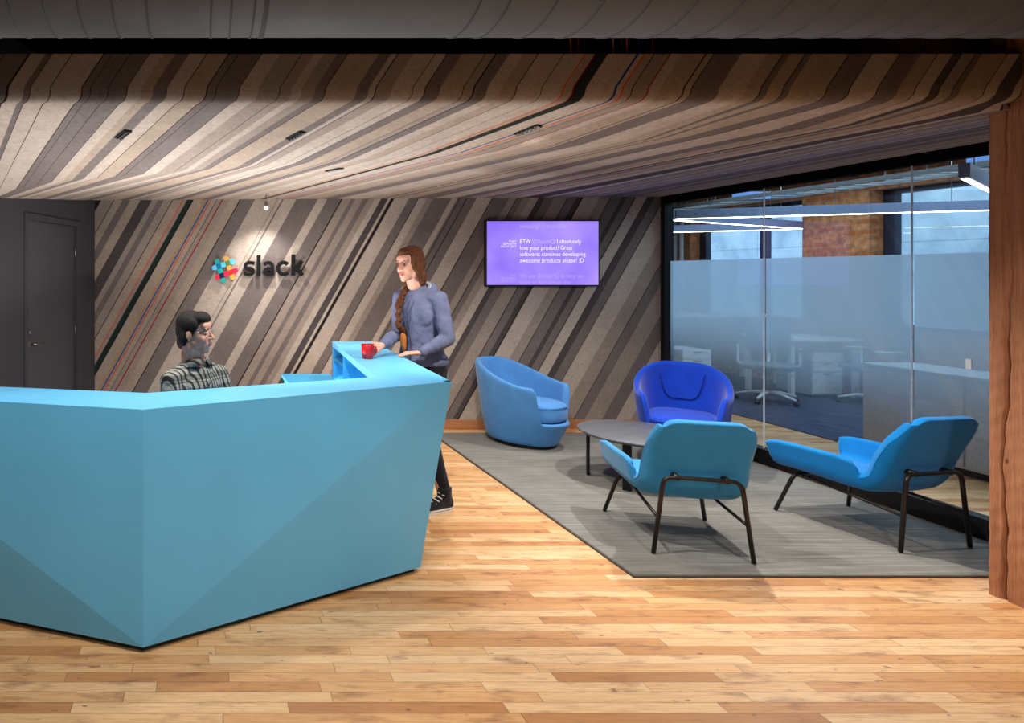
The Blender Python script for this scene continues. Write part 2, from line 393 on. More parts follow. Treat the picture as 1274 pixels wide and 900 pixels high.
# ------------------------------------------------------------------ folded felt ceiling
YC, ZC = 3.04, 2.422
F0 = Vector((-1.697, 4.562, 2.156)); F1 = Vector((3.87, 3.05, 2.40))
W0z, W1z = 2.36, 2.395
fold_y = ([-34, -10, 10, 63, 120, 176, 216, 261, 355, 420, 471, 539, 640, 725, 801, 891, 1026, 1118, 1256], [246, 242, 237, 227, 221, 217, 214, 210, 204, 200, 196, 192, 186, 180, 174, 167, 158, 152, 136])
def foldp(px):
    r = (px - CX) / FPX; d = F1 - F0
    t = (r * F0.y - F0.x) / (d.x - r * d.y); p = F0 + d * t
    if px <= 1256: p.z = EYE + (CY - interp(px, *fold_y)) / FPX * p.y
    else: p = Vector((F1.x + (px - 1256) / 200. * (XG - F1.x), F1.y, F1.z + (2.392 - F1.z) * (px - 1256) / 200.))
    return p
c2f = ([0, 90, 146, 216, 244, 284, 335, 392, 453, 501, 574, 626, 685, 712, 749, 791, 833, 879, 929, 957, 1012, 1039, 1073, 1118, 1206, 1258],
       [-34, 20, 63, 120, 143, 176, 216, 261, 316, 355, 420, 471, 521, 539, 571, 620, 680, 725, 801, 820, 858, 891, 960, 1026, 1118, 1256])
f2b = ([-34, 20, 63, 120, 143, 176, 216, 261, 310, 355, 521, 640, 720, 890, 1100, 1256, 1456], [-34, -5, 5, 30, 50, 58, 75, 113, 160, 205, 320, 372, 416, 535, 620, 690, 825])
def boundp(px):
    if px < 118:
        r = (px - CX) / FPX; y = -3.02 / (r - .29); y = max(min(y, YB), 0)
        t = (y - F0.y) / (YB - F0.y); return Vector((LW(y), y, F0.z + (W0z - F0.z) * t))
    x = (px - CX) / FPX * YB; return Vector((x, YB, W0z + (W1z - W0z) * (x + 1.144) / 5.864))
def creasep(px): return Vector(((px - CX) / FPX * 3.02, YC, ZC))
def ruling(pc):
    """points of one strip edge from the top of the fascia to the rear wall; pc = crease pixel (beyond 1258 only the rear part)"""
    if pc > 1258:
        f = foldp(1256 + (pc - 1258)); b = boundp(interp(1256 + (pc - 1258), *f2b)); return None, [f.lerp(b, t) for t in (0, .33, .66, 1)]
    c = creasep(pc)
    if pc >= 0: pf = interp(pc, *c2f); f = foldp(pf); b = boundp(interp(pf, *f2b)); rear = [f.lerp(b, t) for t in (0, .33, .66, 1)]
    else:
        t = min(1., -pc / 260.); y = F0.y + (YC - F0.y) * t; f = Vector((LW(y), y, F0.z + (ZC - F0.z) * t)); rear = None
    up = lambda dz, y: Vector((c.x + .66 * dz + (.02 if dz < .05 else .0), y, ZC + dz))
    front = [up(.232, 3.0), up(.15, 3.0), up(.075, 3.0), up(.035, 3.008), up(.012, 3.024), c] + [c.lerp(f, t) for t in (.08, .3, .55, .8, 1.)]
    return front, rear
def seqc(off, sc, items): return [(off + z / sc, tn) for z, tn in items]
ceil_px = []
x_ = -262.
while x_ < -6: ceil_px.append((x_, rr.choice('LMDBL'))); x_ += rr.choice((14, 20, 28)); ceil_px.append((x_, 'K')); x_ += 1.2
ceil_px += seqc(0, 3.98, [(0, 'L'), (75, 'D'), (105, 'K'), (109, 'L'), (203, 'K'), (208, 'L'), (358, 'K'), (364, 'D'), (402, 'K'), (405, 'D'), (488, 'K'), (492, 'D'), (582, 'K'), (586, 'L'), (655, 'B'), (712, 'D'), (782, 'L'), (864, 'K'), (869, 'B'), (973, 'K'), (979, 'D'), (1020, 'K'), (1024, 'D'), (1135, 'K'), (1139, 'L'), (1230, 'M')])
ceil_px += seqc(320, 3.98, [(0, 'M'), (60, 'K'), (64, 'M'), (122, 'L'), (170, 'M'), (236, 'D'), (284, 'K'), (289, 'B'), (440, 'D'), (500, 'L'), (531, 'K'), (537, 'M'), (612, 'L'), (714, 'K'), (718, 'L'), (774, 'K'), (779, 'D'), (850, 'B'), (962, 'K'), (966, 'M'), (1012, 'K'), (1020, 'D'), (1082, 'L'), (1150, 'B'), (1222, 'K'), (1227, 'L')])
ceil_px += seqc(640, 3.98, [(0, 'L'), (74, 'K'), (78, 'L'), (178, 'o'), (186, 'B'), (228, 'r'), (234, 'K'), (252, 'g'), (288, 'K'), (294, 'L'), (390, 'y'), (394, 'L'), (434, 'b'), (446, 'L'), (470, 'o'), (480, 'B'), (520, 'K'), (525, 'M'), (597, 'r'), (605, 'L'), (660, 'B'), (772, 'K'), (780, 'B'), (812, 'K'), (817, 'D'), (950, 'L'), (1080, 'B'), (1152, 'K'), (1158, 'D'), (1190, 'B'), (1262, 'K'), (1267, 'D')])
ceil_px += seqc(960, 4.057, [(26, 'B'), (208, 'K'), (214, 'D'), (322, 'K'), (328, 'L'), (462, 'K'), (467, 'D'), (570, 'B'), (652, 'K'), (657, 'L'), (730, 'V'), (772, 'K'), (778, 'M'), (842, 'K'), (847, 'D'), (880, 'B'), (1002, 'K'), (1007, 'L'), (1066, 'V'), (1150, 'L'), (1190, 'K'), (1196, 'D')])
x_ = 1258.
ceil_px = [p for p in ceil_px if p[0] < 1257]
while x_ < 1456:                      # the fine strips above the glass
    ceil_px.append((x_, rr.choice('PLMPDB'))); x_ += rr.choice((5, 8, 11, 14)); ceil_px.append((x_, rr.choice('KKV'))); x_ += 2.4
ceil_px.append((1458., 'K'))
mb = MB()
for i in range(len(ceil_px) - 1):
    a, b = ceil_px[i][0], min(ceil_px[i + 1][0], 1458.); tn = FELT_KEYS.index(ceil_px[i][1])
    if b <= a: continue
    if a < 1258 < b: b = 1258.
    ns = max(1, int((b - a) / 12)); edges = [ruling(a + (b - a) * k / ns if k else a + 1e-6) for k in range(ns + 1)]
    if a >= 1258: edges = [(None, e[1]) for e in edges]
    for k in range(ns):
        for part in (0, 1):
            p, q = edges[k][part], edges[k + 1][part]
            if p is None or q is None: continue
            if part == 1 and i > 0 and False: continue
            n = len(p); mb.add(p + q, [[j, j + 1, n + j + 1, n + j] for j in range(n - 1)], tn, True)
me = mb.mesh('ceiling_felt')
bm = bmesh.new(); bm.from_mesh(me); bmesh.ops.remove_doubles(bm, verts=bm.verts[:], dist=.0004); bmesh.ops.recalc_face_normals(bm, faces=bm.faces[:]); bm.to_mesh(me); bm.free()
for k in felt_mats: me.materials.append(M[k])
cf = struct(link('ceiling_felt', me))
from mathutils.bvhtree import BVHTree
bmx = bmesh.new(); bmx.from_mesh(me); CEIL = BVHTree.FromBMesh(bmx)
def on_ceiling(px, py):
    d = (px3(px, py, 1.) - Vector((0, 0, EYE))).normalized(); hit = CEIL.ray_cast(Vector((0, 0, EYE)), d)
    n = hit[1]; n = n if n.z < 0 else -n
    return hit[0], n
# sheet that closes the top of the felt soffit
mb = MB(); mb.box((LW(3.04) + .02, 3.02, 2.63), (3.9, 3.12, 2.652)); struct(mb.build('trim_1', 'black_ceiling'))

# ------------------------------------------------------------------ timber column with a split along its face
def column():
    x0, x1, y0, y1, z1 = 3.912, 4.29, 2.76, 3.136, 3.5
    ny, nz = 130, 240; vs = []; fs = []
    def crack(z): return 3.066 + .010 * math.sin(z * 3.1) + .006 * math.sin(z * 9.7 + 1) + .003 * math.sin(z * 31)
    for j in range(nz + 1):
        z = z1 * j / nz
        for i in range(ny + 1):
            y = y0 + (y1 - y0) * i / ny
            wdt = .011 + .005 * math.sin(z * 4 + 2); amp = .050 * (.55 + .45 * math.sin(z * 2.3 + .4))
            d = abs(y - crack(z)); dep = amp * max(0, 1 - d / wdt)
            d2 = abs(y - (2.90 + .012 * math.sin(z * 2.2))); dep += .008 * max(0, 1 - d2 / .006)
            rough = .0010 * math.sin(y * 160 + 3 * math.sin(z * 2)) + .0012 * math.sin(z * 70 + y * 40)
            edge = min(y - y0, y1 - y); ch = .006 * max(0, 1 - edge / .008)
            vs.append((x0 + dep + rough + ch, y, z))
    for j in range(nz):
        for i in range(ny): a = j * (ny + 1) + i; fs.append([a, a + 1, a + ny + 2, a + ny + 1])
    left = MB().add(vs, fs, 0, True)
    b = len(vs); rim = [(x1, y0, 0), (x1, y1, 0), (x1, y0, z1), (x1, y1, z1)]
    o = len(left.v); left.v += rim
    L = lambda j, i: j * (ny + 1) + i
    left.f += [[L(j, 0) for j in range(nz + 1)] + [o + 2, o], [o + 1, o + 3] + [L(j, ny) for j in range(nz, -1, -1)], [o, o + 2, o + 3, o + 1], [L(nz, i) for i in range(ny + 1)] + [o + 3, o + 2]]
    left.mi += [0] * 4; left.sm += [False] * 4
    return left.build('timber_column', 'timber')
tag(column(), 'tall reddish brown timber post with a long split, at the right edge by the glass', 'post')

# ------------------------------------------------------------------ spiral duct under the dark ceiling
def duct():
    yc, r = 2.3, .30; zc = 2.467 + r / .9357
    mb = MB(); prof = []; x = -2.25
    rings = [x_ for x_ in [-2.2 + .118 * k for k in range(18)] if x_ < -.1] + [.03, .10, .18, .215, .225, .95] + [1.05 + .16 * k for k in range(23)]
    pts = [(-2.25, r), (1.2, r), (4.66, r)]
    seg = 96; vs = []; fs = []
    for (x, rad) in pts:
        for k in range(seg):
            a = 2 * PI * k / seg; vs.append((x, yc + rad * math.cos(a), zc + rad * math.sin(a)))
    for i in range(len(pts) - 1):
        for k in range(seg): fs.append([i * seg + k, i * seg + (k + 1) % seg, (i + 1) * seg + (k + 1) % seg, (i + 1) * seg + k])
    fs += [list(range(seg)), [(len(pts) - 1) * seg + k for k in range(seg)]]
    mb.add(vs, fs, 0, True)
    root = thing('ventilation_duct', 'long round grey spiral ventilation duct running across the top of the picture', 'duct', (0, 0, 0))
    mb.build('pipe', 'duct', root)
    for q in rings:
        if q < 4.6: MB().tube([(q + .012 * math.sin(2 * PI * k / 64), yc + r * math.cos(2 * PI * k / 64), zc + r * math.sin(2 * PI * k / 64)) for k in range(64)], .0042, 6, closed=True).build('seam', 'duct_seam', root)
    for x in (-1.6, .62, 2.6): MB().box((x - .02, yc - .01, zc + r - .01), (x + .02, yc + .01, 3.5)).build('hanger_strap', 'duct', root)
    for px, py in ((152, 39), (366, 36), (739, 35)):
        x = (px - CX) / FPX * 2.17; MB().ell((x, yc + r * math.cos(-2.15), zc + r * math.sin(-2.15)), (.005, .005, .005), 2).build('screw', 'black_metal', root)
duct()
b = thing('duct_branch', 'angled grey sheet metal duct branch in the dark gap above the felt', 'duct', (0, 0, 0))
mb = MB(); pl = [px3(898, 76, 3.5), px3(985, 76, 3.5), px3(1020, 30, 3.5), px3(930, 30, 3.5)]
mb.add([tuple(p) for p in pl] + [(p.x, p.y + .35, p.z) for p in pl], [[0, 1, 2, 3], [4, 5, 6, 7], [0, 1, 5, 4], [1, 2, 6, 5], [2, 3, 7, 6], [3, 0, 4, 7]])
mb.build('casing', 'duct', b)
MB().box((3.2, 3.6, 2.99), (3.24, 3.64, 3.5)).build('hanger_strap', 'duct', b)
MB().tube([px3(905, 66, 3.49), px3(988, 66, 3.49)], .008, 8).build('seam', 'duct', b)
bw = MB().box((3.6, 3.25, 2.72), (4.6, 3.45, 3.1), 0, .01).build('timber_beam', 'timber'); tag(bw, 'short reddish timber beam in the dark gap above the felt ceiling at right', 'beam')
for i, (px, cm, nm) in enumerate([(707, 'felt_o', 'orange'), (716.5, 'felt_r', 'dark red'), (724, 'felt_g', 'green'), (760, 'felt_y', 'yellow'), (770, 'felt_b', 'navy blue'), (777, 'felt_o', 'bright orange'), (792, 'felt_b', 'dim blue'), (809, 'felt_r', 'deep red')]):
    x = (px + 3 - CX) / FPX * 3.05
    o = MB().tube([(x + .002, 3.05, 2.648), (x, 3.06, 2.9), (x - .02, 3.06, 3.49)], .0035, 8).build('cable', cm)
    where = ['leftmost of the row', 'second from the left', 'third from the left', 'beside the navy one', 'right of the yellow one', 'right of the navy one', 'second from the right', 'rightmost of the row'][i]
    tag(o, f'{nm} cable rising from the felt ceiling edge, {where}', 'cable', 'coloured cables above the felt edge')
# ------------------------------------------------------------------ rug
rg = thing('rug', 'large rectangular grey streaked wool rug under the four blue chairs', 'rug', (0, 0, 0))
MB().box((2.262, 3.308, .0005), (4.632, 6.258, .012), 0, .002).build('pile', 'rug', rg)
bd = MB()
for lo, hi in (((2.25, 3.296, 0), (4.644, 3.309, .0105)), ((2.25, 6.257, 0), (4.644, 6.27, .0105)), ((2.25, 3.309, 0), (2.263, 6.257, .0105)), ((4.631, 3.309, 0), (4.644, 6.257, .0105))): bd.box(lo, hi)
bd.build('binding', 'rug_edge', rg)
RZ = .012

# ------------------------------------------------------------------ reception desk
ZD = 1.03
desk = thing('reception_desk', 'faceted sky blue reception desk with a return counter on its right', 'reception desk', (0, 0, 0))
Bt, Bb = V(-.263, 2.633, ZD), V(-.263, 2.633, .03)
Tr, Br = V(1.302, 3.318, ZD), V(1.148, 3.355, .03)
Tl, Bl = V(-1.953, 3.054, ZD), V(-1.953, 3.20, .03)
Xt, Xb = V(1.404, 5.29, ZD), V(1.26, 5.26, .03)
Ct, Cb = V(-2.04, 3.30, ZD), V(-1.98, 3.30, .03)
def back(p, dx, dy): return p + V(dx, dy, 0)
mb = MB()   # left front panel: two facets, 4 cm thick
def facet_panel(name, a, b, c, d, off):
    """a top-near, b bottom-near, c top-far, d bottom-far; fold runs from c to b"""
    mb = MB(); o = Vector(off); fr_ = [a, b, d, c]; bk = [p + o for p in fr_]
    mb.add([tuple(p) for p in fr_ + bk], [[0, 1, 3], [1, 2, 3], [4, 7, 5], [5, 7, 6], [0, 3, 7, 4], [1, 0, 4, 5], [2, 1, 5, 6], [3, 2, 6, 7]])
    return mb.build(name, 'desk_blue', desk)
facet_panel('front_panel', Bt, Bb, Tl, Bl, (.0, .04, 0))
facet_panel('front_panel', Bt, Bb, Tr, Br, (-.0, .045, 0))
facet_panel('side_panel', Tr, Br, Xt, Xb, (-.04, .0, 0))
top = [(-.263, 2.650), (1.288, 3.330), (1.388, 5.288), (1.066, 5.29), (.939, 3.473), (-.281, 3.004), (-1.90, 3.36), (-1.935, 3.068)]
MB().prism(top, ZD - .04, ZD - .0006).build('countertop', 'desk_blue', desk)
toe = [(-.263, 2.66), (1.12, 3.375), (1.22, 5.24), (1.16, 5.24), (1.06, 3.43), (-.263, 2.76), (-1.93, 3.29), (-1.92, 3.22)]
MB().prism(toe, 0., .032).build('toe_base', 'black_plastic', desk)
MB().prism([(1.066, 5.25), (1.066, 5.29), (1.385, 5.288), (1.385, 5.25)], .03, ZD - .041).build('end_panel', 'desk_inner', desk)
MB().prism([(1.03, 4.70), (1.035, 4.73), (1.325, 4.73), (1.32, 4.70)], .03, ZD - .041).build('divider_panel', 'desk_inner', desk)
MB().prism([(.95, 3.62), (.952, 3.65), (1.26, 3.65), (1.26, 3.62)], .03, ZD - .041).build('divider_panel', 'desk_inner', desk)
MB().prism([(1.05, 4.735), (1.07, 5.245), (1.355, 5.245), (1.32, 4.735)], .88, .90).build('shelf', 'desk_inner', desk)
MB().prism([(.65, 3.62), (.65, 5.40), (1.064, 5.40), (1.064, 5.295), (1.028, 4.69), (.94, 3.56)], .715, .74).build('work_surface', 'desk_inner', desk)
MB().box((.67, 5.32, 0), (1.0, 5.35, .714)).build('support_leg', 'desk_inner', desk)
MB().prism([(-.28, 3.02), (.62, 3.36), (.62, 3.62), (-.3, 3.28), (-1.55, 3.50), (-1.6, 3.28)], .715, .74).build('work_surface', 'desk_inner', desk)
for x, y in ((.55, 3.40), (-1.45, 3.32)): MB().box((x - .03, y - .03, 0), (x + .03, y + .03, .714)).build('support_leg', 'desk_inner', desk)
MB().box((1.12, 4.30, .7425), (1.22, 4.42, .86), 0, .003).build('tmp_box', 'desk_inner').name = 'card_box'
cb = bpy.data.objects['card_box']; cb.data.materials.clear(); M['pale_green'] = simple('pale_green_card', rgb(150, 176, 140), .7); cb.data.materials.append(M['pale_green'])
MB().prism([(1.06, 4.25), (1.06, 4.45), (1.30, 4.45), (1.29, 4.25)], .722, .742).build('shelf', 'desk_inner', desk)
tag(cb, 'small pale green box in the open cubby below the return counter', 'box')

# ------------------------------------------------------------------ mug
mg = thing('mug', 'red mug held on the blue counter by the standing woman', 'mug', (1.088, 4.215, ZD - .0006), 0)
MB().lathe([(.030, 0), (.035, .006), (.040, .05), (.041, .098), (.038, .100), (.037, .096), (.035, .03), (.001, .02)], 32).build('body', 'mug', mg)
MB().tube([(.038, .010, .08), (.058, .018, .078), (.066, .022, .055), (.060, .020, .03), (.038, .010, .022)], .006, 10).build('handle', 'mug', mg)

# ------------------------------------------------------------------ swivel tub chairs
def tub_chair(label, loc, face, mat, seam, padded, rt=.435, zs=1.0, kx=.80):
    """front looks along local -Y"""
    t = thing('swivel_armchair', label, 'armchair', (loc[0], loc[1], RZ), face, 'upholstered swivel tub chairs')
    thf = math.radians(47)
    def rim(a):                     # a = angle from the back, 0..pi
        w = smooth01((a - .35) / (PI - thf - .45)); h = (.755 - .19 * w) * zs
        k = smooth01((a - (PI - thf)) / .13)
        return h * (1 - k) + .245 * k, k
    seg = 96; vs = []; fs = []; prof_n = 0
    for i in range(seg):
        th = 2 * PI * i / seg; a = abs(th if th <= PI else th - 2 * PI)       # 0 at the back (+Y)
        hz, k = rim(a); tt = .062
        col = []
        def ro(z):                  # outer radius with height: narrow foot, wide rim
            u = min(1., max(0., z / .74)); front = smooth01((a - 1.5) / 1.3)
            r = .30 + (rt - .30) * u ** (.62 + .3 * front)
            return r + .075 * front * min(1., u / .33)
        for q in (0., .04, .14, .28, .45, .62, .78, .9, .97): z = .022 + (hz - .022) * q; col.append((ro(z), z))
        r = ro(hz); col += [(r - tt * .25, hz + .008), (r - tt * .75, hz + .006), (r - tt, hz - .012)]
        zi = .25 if k < .5 else .235
        for q in (.2, .5, .8, 1.): z = (hz - .012) * (1 - q) + zi * q; z = min(z, hz - .013); col.append((min(ro(max(z, .25)), r) - tt - .006 * q, z))
        col.append((.12, zi - .01))
        prof_n = len(col)
        for r_, z in col: vs.append((r_ * math.sin(th) * kx, r_ * math.cos(th), z))
    for i in range(seg):
        for j in range(prof_n - 1):
            p, q = i * prof_n + j, ((i + 1) % seg) * prof_n + j; fs.append([p, p + 1, q + 1, q])
    fs.append([i * prof_n for i in range(seg)]); fs.append([i * prof_n + prof_n - 1 for i in range(seg)])
    o = MB().add(vs, fs, 0, True).build('shell', mat, t); mod_sub(o, 1)
    # cushion: rounded, flat-fronted
    cu = MB(); n = 48; out = []
    for i in range(n):
        th = 2 * PI * i / n; x = .300 * kx * 1.03 * math.copysign(abs(math.sin(th)) ** .75, math.sin(th)); y = .335 * math.copysign(abs(math.cos(th)) ** .7, math.cos(th)) - .05
        out.append((x, y))
    secs = []
    for (z, sc) in ((.252, .92), (.264, .98), (.29, 1.), (.362, 1.), (.394, .975), (.410, .92), (.420, .75), (.426, .4)):
        secs.append([(x * sc, (y + .05) * sc - .05, z) for x, y in out])
    vs = [p for s_ in secs for p in s_]; fs = []
    for i in range(len(secs) - 1):
        for k in range(n): fs.append([i * n + k, i * n + (k + 1) % n, (i + 1) * n + (k + 1) % n, (i + 1) * n + k])
    fs += [list(range(n))[::-1], [(len(secs) - 1) * n + k for k in range(n)]]
    c = cu.add(vs, fs, 0, True).build('seat_cushion', mat, t)
    MB().tube([(x * 1.005, (y + .05) * 1.005 - .05, .388) for x, y in out], .004, 8, closed=True).build('piping', seam, c)
    MB().lathe([(.27, 0.), (.285, .004), (.285, .026), (.2, .03)], 40, 0, Matrix.Diagonal((kx, 1, 1, 1))).build('plinth', 'black_plastic', t)
    if padded:                       # stitched pad outline on the inner back
        pts = []
        for k in range(41):
            u = -1 + 2 * k / 40.; a = .62 * u if abs(u) < 1 else .62 * u
            zz = .74 - .255 * (1 - abs(u) ** 5) if abs(u) < 1 else .72
            r = .425 - .075 + .0 - .02 * (1 - (zz - .39) / .35); pts.append(((r - .004) * math.sin(a) * kx, (r - .004) * math.cos(a), zz))
        MB().tube(pts, .0045, 8).build('back_seam', seam, t)
    return t
tub_chair('pale cornflower blue tub swivel armchair in front of the striped wall, left of the table', (2.985, 5.93), math.atan2(.50, .86), 'f_pale', 'seam_pale', False)
tub_chair('deep royal blue tub swivel armchair beside the glass wall, behind the coffee table', (4.01, 5.28), math.atan2(-.60, .80), 'f_royal', 'seam_royal', True, zs=1.06)

# ------------------------------------------------------------------ low lounge chairs on tube legs (front looks along local +Y)
def lounge_chair(label, loc, rz, mat):
    t = thing('lounge_chair', label, 'lounge chair', (loc[0], loc[1], RZ + .0055), rz, 'low lounge chairs on black tube legs')
    cv = [0, .12, .28, .42, .50, .58, .70, .85, 1.0]
    cy = [.345, .305, .11, -.08, -.17, -.225, -.275, -.335, -.380]
    cz = [.292, .306, .302, .292, .300, .365, .49, .64, .770]
    hw = [.268, .276, .278, .270, .260, .252, .246, .243, .238]
    lip = [.140, .158, .166, .170, .115, .048, .050, .036, .014]
    def cr(xs, ys, t_):           # catmull-rom through the table
        for i in range(len(xs) - 1):
            if t_ <= xs[i + 1] or i == len(xs) - 2:
                u = (t_ - xs[i]) / (xs[i + 1] - xs[i]); p = [ys[max(0, i - 1)], ys[i], ys[i + 1], ys[min(len(ys) - 1, i + 2)]]
                return .5 * (2 * p[1] + (-p[0] + p[2]) * u + (2 * p[0] - 5 * p[1] + 4 * p[2] - p[3]) * u * u + (-p[0] + 3 * p[1] - 3 * p[2] + p[3]) * u ** 3)
    nv, nw = 44, 32; vs = []; fs = []
    for i in range(nv + 1):
        for j in range(nw + 1):
            w = -1 + 2 * j / nw; a = abs(w); fl = .56
            v0 = i / nv; W0 = cr(cv, hw, v0); R0 = max(.012, min(.06, cr(cv, lip, v0) * .7 + .006))
            xn = a / fl * (1 - R0 / W0) if a <= fl else (W0 - R0 + R0 * math.sin(min(1., (a - fl) / (1 - fl) / .5) * PI / 2)) / W0
            tt = max(0., (v0 - .80) / .20); pq = max(0., (xn - .55) / .45)
            p2, q2_ = pq * math.sqrt(1 - tt * tt / 2), tt * math.sqrt(1 - pq * pq / 2)
            v = v0 if tt <= 0 else .80 + .20 * q2_; corner = (.55 + .45 * p2) / (.55 + .45 * pq)
            y, z = cr(cv, cy, v), cr(cv, cz, v); y2, z2 = cr(cv, cy, min(1, v + .01)), cr(cv, cz, min(1, v + .01)); y1, z1 = cr(cv, cy, max(0, v - .01)), cr(cv, cz, max(0, v - .01))
            ty, tz = y2 - y1, z2 - z1; L = math.hypot(ty, tz) or 1; ny_, nz_ = tz / L, -ty / L      # normal: up on the seat, forward on the back
            if v < .12: k_ = v / .12; ny_ *= k_; nz_ = math.sqrt(1 - ny_ * ny_)
            W, E = cr(cv, hw, v), cr(cv, lip, v); R = max(.012, min(.06, E * .7 + .006)); flat = W - R
            if a <= fl: xx = a / fl * flat; ee = .010 * (a / fl) ** 2
            else:
                q = (a - fl) / (1 - fl); q1 = min(1., q / .5)
                xx = flat + R * math.sin(q1 * PI / 2); ee = .010 + R * (1 - math.cos(q1 * PI / 2))
                if q > .5: q2 = (q - .5) / .5; xx += .014 * q2; ee += max(0., E - R) * q2
            ee *= 1 - .6 * tt
            vs.append((math.copysign(xx * corner, w), y + ny_ * ee, z + nz_ * ee))
    for i in range(nv):
        for j in range(nw): a = i * (nw + 1) + j; fs.append([a, a + 1, a + nw + 2, a + nw + 1])
    o = link('tmp', MB().add(vs, fs, 0, True).mesh('tmp'))
    mod_solid(o, .040, 0.); mod_sub(o, 2)
    shell = bake(o, 'upholstered_shell', [mat], t)
    # separate seat pad
    pv = []; pf = []
    for i in range(17):
        v = .03 + .42 * i / 16; y, z = cr(cv, cy, v), cr(cv, cz, v)
        for j in range(17):
            w = -1 + j / 8.; pv.append((w * .205, y + .004, z + .040 + .016 * (1 - w ** 4) * (1 - ((i - 8) / 8.) ** 6)))
    for i in range(16):
        for j in range(16): a = i * 17 + j; pf.append([a, a + 1, a + 18, a + 17])
    o = link('tmp', MB().add(pv, pf, 0, True).mesh('tmp')); mod_solid(o, .045, -1); mod_sub(o, 1); bake(o, 'seat_pad', [mat], t)
    def bend(pts, r=.05, n=6):
        out = [Vector(pts[0])]
        for i in range(1, len(pts) - 1):
            p, a, b = Vector(pts[i]), Vector(pts[i - 1]), Vector(pts[i + 1]); da = (a - p).normalized(); db = (b - p).normalized()
            for k in range(n + 1): u = k / n; out.append((p + da * r) * (1 - u) ** 2 + p * 2 * u * (1 - u) + (p + db * r) * u * u)
        out.append(Vector(pts[-1])); return out
    MB().tube(bend([(-.238, -.325, 0), (-.185, -.318, .435), (.185, -.318, .435), (.238, -.325, 0)]), .0115, 12).build('rear_frame', 'chair_metal', t)
    MB().tube(bend([(-.285, .325, 0), (-.225, .255, .262), (.225, .255, .262), (.285, .325, 0)]), .0115, 12).build('front_frame', 'chair_metal', t)
    for s in (-1, 1): MB().tube([(s * .19, .252, .262), (s * .197, .05, .240), (s * .212, -.320, .200)], .009, 10).build('side_rail', 'chair_metal', t)
    for s in (-1, 1): MB().tube([(s * .12, -.322, .435), (s * .12, -.25, .44)], .017, 12).build('mount', 'chair_metal', t)
    return t
lounge_chair('mid blue low lounge chair seen from behind, nearest to the floor in front', (2.855, 3.805), math.radians(-15.5), 'f_azure')
lounge_chair('bright cerulean low lounge chair by the glass wall near the timber post', (4.148, 3.922), math.radians(7.5), 'f_cerulean')

# ------------------------------------------------------------------ coffee table
ct = thing('coffee_table', 'round dark grey wooden coffee table in the middle of the four blue chairs', 'coffee table', (3.34, 4.82, RZ), .2)
MB().lathe([(.001, .345), (.395, .345), (.42, .360), (.42, .368), (.415, .372), (.001, .372)], 72).build('tabletop', 'dark_top', ct)
for a in (155, 222, 335, 42):
    a_ = math.radians(a) - .2; mt = Matrix.Rotation(a_, 4, 'Z')
    MB().box((.335, -.028, 0), (.355, .028, .346), 0, .003, mt).build('leg', 'black_metal', ct)

# ------------------------------------------------------------------ television
tv = thing('television', 'wall mounted flat screen with white text glowing on violet', 'television', (0, 0, 0))
x0, x1 = (604.2 - CX) / FPX * 6.40, (746. - CX) / FPX * 6.40
z1, z0 = EYE + (CY - 273.7) / FPX * 6.40, EYE + (CY - 356.5) / FPX * 6.40
MB().box((x0, 6.40, z0), (x1, 6.44, z1), 0, .003).build('housing', 'black_plastic', tv)
M['screen'] = None
t = NT('violet_screen'); c = t.coord(); f = t.noise(c, 2.2, 2.); gx = t.n('SeparateXYZ', {0: c})
M['screen'] = t.surf(t.n('Emission', {'Color': t.ramp(f, [(.3, rgb(142, 112, 244)), (.7, rgb(176, 150, 255))]), 'Strength': SCREEN}).outputs[0])
scr = MB().box((x0 + .014, 6.397, z0 + .016), (x1 - .014, 6.401, z1 - .014)).build('screen', 'screen', tv)
M['txt'] = emit('white_screen_text', rgb(255, 255, 255), SCREEN * 1.15)
M['txt2'] = emit('lilac_screen_text', rgb(206, 192, 255), SCREEN)
M['txt3'] = emit('faint_screen_text', rgb(192, 172, 255), SCREEN)
def tvpt(zx, zy): return px3(590 + zx / 7.494, 260 + zy / 7.494, 6.396)
def islands_by_gap(o, gap):
    bm = bmesh.new(); bm.from_mesh(o.data); seen = set(); isl = []
    for f in bm.faces:
        if f.index in seen: continue
        st = [f]; seen.add(f.index); fs = []
        while st:
            g = st.pop(); fs.append(g)
            for e in g.edges:
                for h_ in e.link_faces:
                    if h_.index not in seen: seen.add(h_.index); st.append(h_)
        xs = [v.co.x for g in fs for v in g.verts]; isl.append((min(xs), max(xs), fs))
    isl.sort(key=lambda q: q[0]); words = []; hi = None
    for x0_, x1_, fs in isl:
        if hi is None or x0_ - hi > gap: words.append([]); hi = x1_
        words[-1] += fs; hi = max(hi, x1_)
    out = []
    for w in words:
        ids = {}; vs = []; fs2 = []
        for f in w:
            q = []
            for v in f.verts:
                if v.index not in ids: ids[v.index] = len(vs); vs.append(v.co.copy())
                q.append(ids[v.index])
            fs2.append(q)
        out.append((vs, fs2))
    bm.free(); return out
def tvtext(txt, zx, zy, zh, m, al='LEFT', wid=None):
    size = zh / 7.494 / FPX * 6.396
    o = text_mesh('tmp_line', txt, size, M[m], None, align=al, offset=-.010 * size)
    xs = [v.co.x for v in o.data.vertices]; w = max(xs) - min(xs); k = (wid / 7.494 / FPX * 6.396) / w if wid else 1.
    words = islands_by_gap(o, size * .16); bpy.data.objects.remove(o); p0 = tvpt(zx, zy)
    for vs, fs in words:
        MB().add([(p0.x + v.x * k, p0.y, p0.z + v.y) for v in vs], fs).build('screen_word', m, scr)
tvtext('BTW', 425, 322, 56, 'txt', wid=98); tvtext('@SlackHQ', 537, 322, 56, 'txt2', wid=205); tvtext(', I absolutely', 744, 322, 56, 'txt', wid=248)
